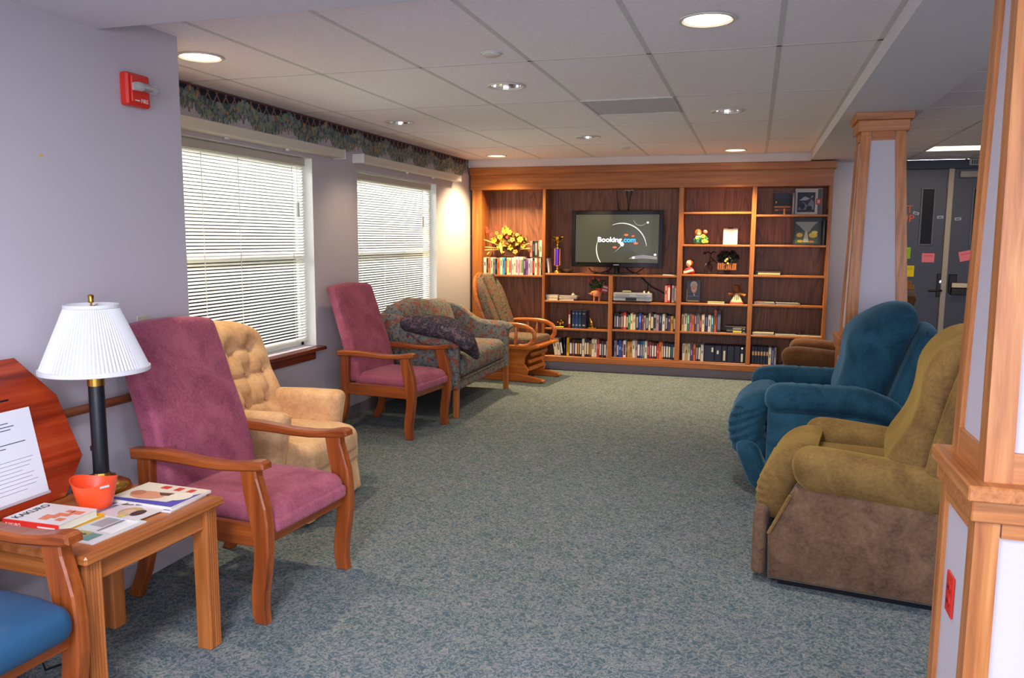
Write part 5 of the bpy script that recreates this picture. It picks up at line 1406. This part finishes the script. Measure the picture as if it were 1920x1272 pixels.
for q in (-1.44, -1.385): MB().box(q, q + .015, 9.215, 9.235, 2.03, 2.085, .003).build('plug', M_black, t)
MB().box(-1.455, -1.355, 9.218, 9.238, 2.078, 2.094, .002).build('outlet_strip', P((170, 150, 130), .5), t)
t = thing('cable_loop', 'black cords lying behind the television foot', 'cable', (0, 0, 0))
MB().tube([(-1.83, 9.08, 1.20), (-1.80, 9.10, 1.16), (-1.70, 9.12, 1.145), (-1.60, 9.12, 1.17), (-1.56, 9.1, 1.22)], .005, 6).build('wire', M_black, t, True)
MB().tube([(-1.42, 9.1, 1.22), (-1.36, 9.12, 1.17), (-1.30, 9.14, 1.145), (-1.24, 9.12, 1.18), (-1.2, 9.1, 1.21)], .005, 6).build('wire', M_black, t, True)
t = thing('paper_sheet', 'white folded paper at the right end of the television shelf', 'paper', (-.90, 9.03, 1.1352), 4)
MB().box(-.075, .065, -.05, .06, 0, .004, .001).build('sheet', P((226, 218, 196), .7), t); MB().box(-.07, .02, -.045, .05, .004, .0055, .0005).build('fold', P((232, 226, 206), .7), t)
# trophy shelf
t = thing('trophy', 'gold cup trophy on a purple column left of the television', 'trophy', (-2.195, 9.05, 1.1352))
MB().lathe([(.045, 0), (.045, .022), (.036, .026), (.034, .03), (.012, .034), (.016, .05), (.01, .07), (.03, .082), (.034, .09)], 20).build('base', M_gold, t, True)
MB().lathe([(.030, .088), (.030, .285)], 18).build('column', plain('purple_foil', (84, 34, 190), .25, .3), t, True)
for dx in (-.03, .03): MB().tube([(dx, -.012, .088), (dx, -.012, .285)], .007, 8).build('side_rod', plain('amber_rod', (214, 140, 40), .3, .5), t, True)
MB().lathe([(.034, .284), (.034, .29), (.01, .296), (.008, .31), (.014, .322), (.008, .335), (.008, .345), (.022, .355), (.034, .38), (.034, .418), (.042, .424), (.036, .424), (.030, .385), (.0, .365)], 20, cap=False).build('cup', M_gold, t, True)
for s in (-1, 1): MB().tube([(s * .034, 0, .415), (s * .062, 0, .418), (s * .062, 0, .395), (s * .045, 0, .375), (s * .03, 0, .365)], .005, 6).build('handle', M_gold, t, True)
t = thing('book', 'white-spined book leaning on the upright beside the trophy', 'book', (-2.284, 9.06, 1.1368)); t.rotation_euler = (0, math.radians(-7), 0)
MB().box(-.011, .011, -.07, .07, .002, .17, .002).build('cover', P((228, 222, 208), .5), t); MB().box(-.009, .009, -.064, .069, .170, .1706).build('pages', M_page, t)
t = thing('glass_dish', 'shallow smoky glass dish behind the trophy base', 'dish', (-2.10, 9.14, 1.1352))
MB().lathe([(.02, 0), (.03, .004), (.07, .03), (.085, .045), (.082, .046), (.066, .032), (.03, .008), (.0, .006)], 24).build('bowl', plain('smoky_glass', (120, 110, 84), .1), t, True)
MB().lathe([(.03, 0), (.028, .004)], 18).build('foot', plain('smoky_glass', (110, 100, 78), .1), t, True)
# flower basket on the paperbacks
t = thing('flower_basket', 'wicker basket of yellow, orange and red artificial flowers on the paperbacks', 'flowers', (-2.80, 9.10, 1.318))
m = MB()
m.lathe([(.085, 0), (.10, .04), (.115, .085), (.108, .085), (.094, .04), (.08, .006), (.0, .006)], 20, M=Matrix.Diagonal((1.15, .6, 1, 1)))
m.build('basket', wood('wicker', (70, 36, 20), (104, 56, 32), (130, 74, 44), 'x', 1.5, .7), t, True)
for k in range(5): MB().tube([((.088 + .006 * k) * 1.15 * math.cos(2 * PI * i / 24), (.088 + .006 * k) * .6 * math.sin(2 * PI * i / 24), .012 + k * .016) for i in range(24)], .006, 6, closed=True).build('weave_band', P((96, 52, 30), .8), t)
foliage(t, (-.0, 0, .17), .23, .11, 420, [(96, 104, 40), (150, 90, 32), (70, 80, 34), (190, 130, 50), (140, 56, 28), (214, 160, 50)], .034, flat_y=.40)
for x, z, r, c in ((-.03, .31, .052, 'y'), (-.03, .125 + .03, .05, 'y'), (.035, .11, .042, 'y'), (.03, .285, .036, 'y'), (.17, .205, .042, 'y'), (.12, .16, .034, 'y'), (.20, .13, .034, 'y'), (-.12, .12, .036, 'y'), (-.19, .18, .034, 'y'),
                   (-.10, .23, .036, 'o'), (.07, .20, .036, 'o'), (-.06, .07, .036, 'o'), (.11, .06, .034, 'o'), (-.15, .28, .026, 'o'), (.13, .26, .026, 'o'),
                   (-.15, .345, .028, 'r'), (-.21, .26, .030, 'r'), (-.27, .30, .026, 'r'), (-.29, .34, .018, 'r'), (-.03, .40, .020, 'r'), (-.035, .365, .018, 'r'), (.0, .23, .022, 'r')):
    cc = {'y': ((250, 200, 30), (180, 110, 20)), 'o': ((236, 130, 40), (150, 60, 20)), 'r': ((200, 48, 40), (120, 20, 20))}[c]
    flower(t, (x * .92, -.07 + rp.uniform(-.02, .02), z), r, *cc, npet=6 if c == 'y' else 5, rot=(1.3 + rp.uniform(-.3, .3), rp.uniform(-.4, .4), 0))
mwheat = P((206, 168, 96), .8)
for x0, z0, x1, z1 in ((-.12, .08, -.27, .075), (-.12, .1, -.265, .11), (-.1, .13, -.28, .20), (-.2, .09, -.235, .02), (.16, .09, .30, .10), (.16, .11, .29, .16)):
    p0, p1 = Vector((x0, -.07, z0)), Vector((x1, -.125, z1))
    MB().tube([p0, p0.lerp(p1, .4), p0.lerp(p1, .7), p0.lerp(p1, .9), p1], [.003, .004, .010, .008, .002], 6).build('wheat_ear', mwheat, t, True)
MB().tube([(-.09, -.085, .16), (-.075, -.09, .1), (-.07, -.09, .055), (-.065, -.09, .03)], [.012, .018, .014, .003], 8).build('hanging_bloom', P((240, 232, 120), .7), t, True)

# ornaments in the fourth bay
t = thing('figurine', 'ceramic figurine of a child among sunflowers on the second shelf', 'figurine', (-.583, 9.06, 1.4795))
MB().soft((.15, .08, .075), .03, (4, 3, 3), c=(0, 0, .0375)).build('mound', P((52, 120, 84), .4), t, True)
MB().soft((.07, .06, .09), .028, (3, 3, 3), c=(-.02, -.015, .055)).build('dress', P((88, 178, 168), .4), t, True)
MB().ball((-.025, 0, .125), .042, 14, sc=(1, .9, 1.05)).build('hair', P((150, 88, 34), .35), t, True)
MB().ball((-.018, -.016, .115), .026, 12).build('head', P((226, 168, 120), .4), t, True)
MB().ball((.052, .005, .135), .026, 10).build('pink_bloom', P((196, 116, 96), .5), t, True)
for p, r in (((.035, -.045, .09), .026), ((.045, -.048, .038), .028), ((-.03, -.052, .07), .018), ((.075, -.04, .032), .018)): flower(t, p, r, (244, 196, 30), (90, 50, 20), 9)
foliage(t, (.02, -.02, .065), .065, .035, 60, [(40, 110, 50), (60, 140, 60)], .018)
t = thing('notepad', 'upright white printed card with a maroon clip on top', 'card', (-.262, 9.08, 1.4795)); t.rotation_euler = (math.radians(-6), 0, 0)
MB().box(-.075, .075, -.003, .003, .003, .178, .001).build('card_face', P((238, 236, 206), .5), t)
MB().box(-.028, .028, -.006, .006, .172, .192, .003).build('clip', P((92, 26, 34), .4), t)
for k, (a, b, c) in enumerate(((-.045, .04, (206, 140, 120)), (-.03, .045, (120, 170, 110)), (-.035, .04, (130, 180, 120)), (-.05, .05, (190, 186, 150)), (-.05, .03, (196, 190, 156)))):
    MB().box(a, b, -.0036, -.003, .148 - k * .02, .155 - k * .02).build('print_line', P(c, .6), t)
t = thing('girl_bust', 'small ceramic bust of a red-haired girl in a red dress', 'figurine', (-.69, 9.05, 1.1525))
MB().soft((.125, .07, .075), .03, (4, 3, 3), lambda x, y, z: (x * (1 - .45 * max(0, (z + .01) / .05)), y, z), c=(0, 0, .0385)).build('shoulders', P((196, 44, 40), .4), t, True)
MB().soft((.11, .03, .03), .013, (4, 2, 1), lambda x, y, z: (x, y, z + .012 * math.sin(x * 30)), c=(-.005, -.035, .028)).build('folded_arms', P((236, 224, 190), .4), t, True)
MB().lathe([(.016, .065), (.014, .09)], 12).build('neck', P((238, 214, 168), .4), t, True)
MB().ball((.004, .006, .122), .040, 14, sc=(1, .95, 1.08)).build('hair', P((158, 70, 30), .4), t, True)
hd = MB().ball((-.004, -.012, .116), .033, 14, sc=(.95, .9, 1.1)).build('head', P((244, 220, 160), .4), t, True)
m = MB(); m.ball((-.016, -.041, .122), .0035, 6); m.ball((.008, -.042, .122), .0035, 6); m.build('eye', M_black, hd)
m = MB(); m.ball((-.005, -.043, .114), .005, 8); m.build('nose', P((240, 206, 150), .4), hd); m = MB(); m.ball((-.005, -.040, .101), .006, 8, 0, (1.3, .6, .5)); m.build('mouth', P((196, 70, 60), .4), hd)
t = thing('bicycle_planter', 'black metal bicycle planter carrying a slatted basket of dark greenery', 'planter', (-.36, 9.07, 1.1525))
iron = P((30, 24, 26), .5)
for x, r, nm in ((-.125, .062, 'front_wheel'), (.075, .030, 'rear_wheel')):
    m = MB(); Mw = Matrix.Translation((x, 0, r + .005)) @ Matrix.Rotation(.9 if x < 0 else .25, 4, 'Z')
    m.tube([(r * .94 * math.cos(2 * PI * k / 24), 0, r * .94 * math.sin(2 * PI * k / 24)) for k in range(24)], .006, 6, closed=True, up=(0, 1, 0), M=Mw)
    for k in range(4): m.tube([(r * .9 * math.cos(PI * k / 4), 0, r * .9 * math.sin(PI * k / 4)), (-r * .9 * math.cos(PI * k / 4), 0, -r * .9 * math.sin(PI * k / 4))], .002, 5, M=Mw)
    m.build(nm, iron, t)
m = MB(); m.tube([(-.125, 0, .062), (-.11, 0, .15), (-.10, 0, .225)], .006, 6); m.tube([(-.105, 0, .19), (-.03, 0, .12), (.0, 0, .06), (.07, 0, .05)], .006, 6); m.tube([(-.11, 0, .13), (-.07, 0, .155)], .005, 6); m.tube([(0, 0, .06), (.075, 0, .03)], .005, 6); m.build('frame', iron, t)
m = MB(); m.tube([(-.10, 0, .225), (-.13, -.02, .245), (-.165, -.03, .235)], .006, 6); m.tube([(-.10, 0, .225), (-.08, .03, .25), (-.05, .04, .235)], .006, 6); m.ball((-.165, -.03, .232), .014, 8); m.build('handlebar', iron, t)
m = MB()
for k in range(9):
    a = -.02 + k * .0215; MB().box(a, a + .017, -.045, -.039, .055, .125, .002).build('slat', BW[2], t)
m.box(-.02, .171, -.039, .04, .05, .06); m.box(-.02, .171, .04, .045, .055, .125); m.box(-.024, -.02, -.04, .045, .055, .125); m.box(.171, .175, -.04, .045, .055, .125); m.build('basket', BW[2], t)
foliage(t, (.085, 0, .185), .115, .07, 300, [(26, 34, 24), (40, 48, 30), (22, 24, 34), (60, 58, 28)], .028, flat_y=.55)
for p in ((.06, -.07, .15), (.085, -.075, .125), (.075, -.07, .17)): flower(t, p, .014, (196, 150, 40), (120, 80, 20), 5)
flower(t, (.05, -.05, .27), .014, (150, 40, 60), (90, 20, 30), 5)
def cover_book(name, label, x, y, z, w_, h, th, col, prints, lean=-5, texts=()):
    t = thing(name, label, 'book', (x, y, z + .0005)); t.rotation_euler = (math.radians(lean), 0, 0)
    MB().box(-w_ / 2, w_ / 2, -th / 2, th / 2, .002, h, .001).build('cover', P(col, .35), t)
    MB().box(-w_ / 2 + .003, w_ / 2 - .001, -th / 2 + .002, th / 2 - .002, h, h + .0008).build('pages', M_page, t)
    for k, (c, pts) in enumerate(prints):
        MB().add([(a * w_ / 2, -th / 2 - .0004 - .00012 * k, h * b) for a, b in pts], [tuple(range(len(pts)))]).build('cover_print', P(c, .4), t)
    return t
cover_book('book', 'dark book facing out with a portrait of a grey-haired man in a suit', -.638, 9.10, .833, .152, .243, .022, (18, 20, 28),
           [((30, 32, 44), [(-.6, .22), (-.2, .42), (.15, .40), (.75, .30), (.9, .12), (-.8, .12)]), ((220, 216, 214), [(-.02, .40), (.12, .41), (.25, .34), (.1, .26)]), ((90, 40, 44), [(.08, .38), (.14, .38), (.14, .27), (.1, .26)]),
            ((206, 206, 206), ell(.02, .80, .50, .17)), ((214, 168, 138), ell(.06, .66, .44, .235)), ((120, 84, 70), ell(-.12, .71, .07, .014)), ((120, 84, 70), ell(.24, .71, .07, .014)), ((190, 130, 104), ell(.05, .64, .07, .05)), ((240, 226, 216), ell(.08, .545, .17, .018)),
            ((120, 180, 210), rc(-.75, .8, .275, .287)), ((190, 170, 40), rc(-.8, .8, .03, .09)), ((180, 160, 40), rc(-.97, -.88, .05, .6))])
t = flatbook('cream paper-covered book lying flat beside the bear doll', -.475, -.295, 8.98, 9.12, .833, .020, (224, 206, 138), None, 0)
t = thing('bear_doll', 'stuffed bear doll in a white dress with red hem, arms held out', 'doll', (-.168, 9.06, .8335))
fur = P((150, 86, 40), .9)
MB().lathe([(.068, 0), (.07, .008), (.055, .045), (.035, .09), (.028, .115)], 20, M=Matrix.Diagonal((1, .75, 1, 1))).build('dress', P((232, 214, 168), .8), t, True)
MB().lathe([(.071, .0), (.0725, .012), (.066, .022), (.062, .022), (.066, .0)], 24, M=Matrix.Diagonal((1, .76, 1, 1)), cap=False).build('hem', P((206, 92, 76), .8), t, True)
MB().ball((0, 0, .165), .034, 14, sc=(.95, .9, 1.25)).build('head', fur, t, True)
for s in (-1, 1):
    MB().ball((s * .022, 0, .203), .010, 8).build('ear', fur, t, True)
    MB().tube([(s * .02, -.01, .115), (s * .06, -.02, .108), (s * .092, -.03, .10 + (.008 if s < 0 else -.006))], [.014, .015, .017], 8).build('arm', P((150, 86, 40), .9) if s < 0 else P((190, 130, 50), .9), t, True)
m = MB(); m.ball((-.01, -.028, .172), .004, 6); m.ball((.012, -.028, .172), .004, 6); m.build('eye', M_black, t); m = MB(); m.ball((0, -.032, .155), .010, 8); m.build('muzzle', P((176, 110, 60), .9), t)
m = MB(); m.box(-.022, -.016, -.040, -.036, .05, .09); m.box(-.004, .004, -.044, -.04, .045, .085); m.box(.014, .02, -.04, -.036, .05, .09); m.build('dress_print', P((70, 60, 50), .8), t)
# black cases lying flat
for k, (lb, c) in enumerate((('black tape case with a yellow label, lying under another', (236, 222, 60)), ('black tape case with a grey label, lying on another', (150, 146, 150)))):
    t = thing('video_case', lb, 'case', (-.157, 9.08, .5175 + k * .031), (0, -1)[k], 'black cases lying flat')
    MB().box(-.105, .10, -.09, .09, 0, .029, .002).build('cover', P((24, 22, 28), .4), t)
    MB().box(-.035, .055, -.0906, -.09, .005, .025).build('spine_label', P(c, .6), t)
    MB().box(.07, .092, -.0906, -.09, .008, .014).build('spine_print', P((200, 200, 210), .6), t)
t = thing('magazine', 'thin grey magazine on top of the flat black tape cases', 'magazine', (-.168, 9.08, .5797), 1)
MB().box(-.105, .11, -.09, .09, 0, .008, .001).build('pages', P((110, 92, 92), .7), t); MB().box(-.106, .111, -.091, .091, .008, .0088).build('cover', P((96, 80, 84), .5), t)
# fifth bay
cover_book('picture_book', 'dark picture book with a night scene of orange lights, top shelf', .268, 9.13, 1.801, .182, .228, .012, (30, 34, 46),
           [((40, 56, 84), rc(-.97, .97, .72, .98)), ((26, 20, 22), [(-.97, .45), (-.97, .72), (-.6, .66), (-.2, .76), (.3, .70), (.97, .78), (.97, .45)]), ((150, 70, 24), rc(-.97, .97, .34, .42)), ((226, 150, 50), rc(-.97, .9, .36, .385)), ((120, 44, 20), rc(-.7, .9, .2, .28)), ((230, 140, 40), rc(.1, .3, .0, .3)), ((210, 120, 40), rc(-.9, -.5, .2, .24)), ((220, 200, 120), ell(-.75, .6, .08, .05))])
t = thing('book', 'thin pale-spined book between the two picture books', 'book', (.372, 9.12, 1.8015)); MB().box(-.012, .012, -.09, .08, 0, .23, .002).build('cover', P((120, 110, 116), .5), t); MB().box(-.004, .004, -.0906, -.09, .03, .19).build('spine_print', P((190, 170, 160), .5), t)
MB().box(-.010, .010, -.086, .079, .23, .2306).build('pages', M_page, t)
cover_book('picture_book', 'white picture book with a black-and-white photo and red emblem, top shelf', .528, 9.13, 1.801, .272, .278, .02, (206, 200, 190),
           [((40, 44, 60), rc(-.84, .48, .10, .86)), ((120, 124, 140), [(-.8, .2), (-.4, .5), (-.1, .35), (.2, .6), (.4, .5), (.4, .2)]), ((180, 184, 196), [(-.7, .55), (-.3, .7), (.1, .62), (.3, .75), (.3, .68), (-.2, .55)]), ((20, 22, 34), ell(-.45, .33, .2, .12)), ((20, 22, 34), ell(.05, .25, .22, .1)), ((90, 88, 92), rc(.66, .98, .02, .98)), ((200, 46, 46), rc(.54, .92, .38, .62)), ((226, 190, 180), rc(.64, .82, .44, .57))])
cover_book('picture_book', 'dark green picture book with a path through yellow flowers, second shelf', .532, 9.13, 1.482, .285, .290, .018, (34, 44, 40),
           [((150, 158, 150), rc(-.85, .75, .45, .85)), ((56, 66, 64), [(-.85, .45), (-.85, .8), (-.55, .68), (-.3, .55), (-.1, .45)]), ((58, 70, 62), [(.75, .45), (.75, .85), (.5, .75), (.3, .62), (.1, .45)]), ((70, 96, 54), rc(-.85, .75, .05, .48)), ((190, 196, 170), [(-.15, .5), (.0, .5), (.1, .1), (-.3, .1)]), ((224, 196, 50), ell(.4, .36, .3, .1)), ((216, 190, 60), ell(-.55, .36, .22, .08)), ((200, 160, 40), ell(-.5, .14, .2, .05)), ((196, 120, 40), ell(.3, .12, .2, .04)), ((236, 214, 90), ell(.5, .46, .22, .06))])
t = thing('book', 'thin dark book standing right of the yellow-flower picture book', 'book', (.69, 9.13, 1.4825)); MB().box(-.012, .012, -.09, .09, 0, .26, .002).build('cover', P((34, 30, 38), .5), t); MB().box(-.004, .004, -.0906, -.09, .05, .2).build('spine_print', P((90, 84, 90), .5), t)
t = thing('photo_album', 'ring-bound album with cream pages lying on the third shelf', 'album', (.155, 9.07, 1.1595), -2)
MB().box(-.11, .12, -.07, .08, .003, .03, .003).build('pages', P((232, 216, 150), .7), t); m = MB(); m.box(-.125, .13, -.075, .085, 0, .003, .001); m.box(-.125, .13, -.075, .085, .03, .036, .001); m.build('cover', P((52, 38, 44), .5), t)
for y in (-.04, 0, .04): MB().tube([(-.120 + .013 * math.cos(2 * PI * k / 12), y, .022 + .013 * math.sin(2 * PI * k / 12)) for k in range(12)], .0025, 6, closed=True, up=(0, 1, 0)).build('ring', P((150, 144, 150), .3), t)
def mags(z, L, grp):
    for i, (lb, x0, x1, dz, th, c, rz) in enumerate(L):
        t = thing('magazine', lb, 'magazine', ((x0 + x1) / 2, 9.08, z + dz + .0003), rz, grp); a = (x1 - x0) / 2
        MB().box(-a, a, -.10, .10, 0, th * .7, .0008).build('pages', P((196, 190, 180), .8), t)
        MB().box(-a - .001, a + .001, -.101, .101, th * .7, th).build('cover', P(c, .4), t)
mags(.8405, [('orange-edged magazine at the bottom left of the fourth-shelf pile', .022, .23, 0, .007, (206, 140, 90), 1), ('grey magazine second from the bottom of the left pile', .02, .232, .0075, .008, (130, 140, 150), -1), ('pale green magazine near the top of the left pile', .02, .22, .0160, .008, (196, 196, 150), 1),
           ('small red-covered magazine topping the left pile', .02, .12, .0246, .006, (150, 70, 50), 3), ('grey magazine at the bottom of the right fourth-shelf pile', .24, .48, 0, .008, (120, 126, 130), 2), ('dark green magazine in the middle of the right pile', .25, .49, .0086, .008, (90, 100, 92), -1), ('tan magazine on top of the right fourth-shelf pile', .24, .47, .0172, .006, (176, 160, 130), 0)], 'magazines on the fourth shelf')
mags(.507, [('green-edged magazine under the cream one, fifth shelf', .018, .24, 0, .009, (130, 136, 110), 1), ('cream rolled magazine with a red corner, fifth shelf left', .015, .235, .0096, .018, (222, 208, 160), -1), ('grey-white magazine in the middle of the fifth shelf', .25, .46, 0, .014, (186, 184, 170), 2), ('pale thin magazine overlapping to its right, fifth shelf', .47, .60, 0, .010, (196, 186, 160), -2), ('thin ivory magazine at the right end of the fifth shelf', .605, .712, 0, .007, (206, 196, 166), 1)], 'magazines on the fifth shelf')
t = thing('shot_glass', 'small dark glass cup standing on the fifth-shelf magazines', 'glass', (.50, 9.05, .5176))
MB().lathe([(.014, 0), (.02, .045), (.0185, .045), (.013, .006), (.0, .006)], 16).build('cup', plain('dark_cup', (60, 40, 46), .15), t, True)
MB().lathe([(.0155, .0), (.0155, .004)], 14).build('base', plain('dark_cup', (50, 34, 40), .15), t, True)
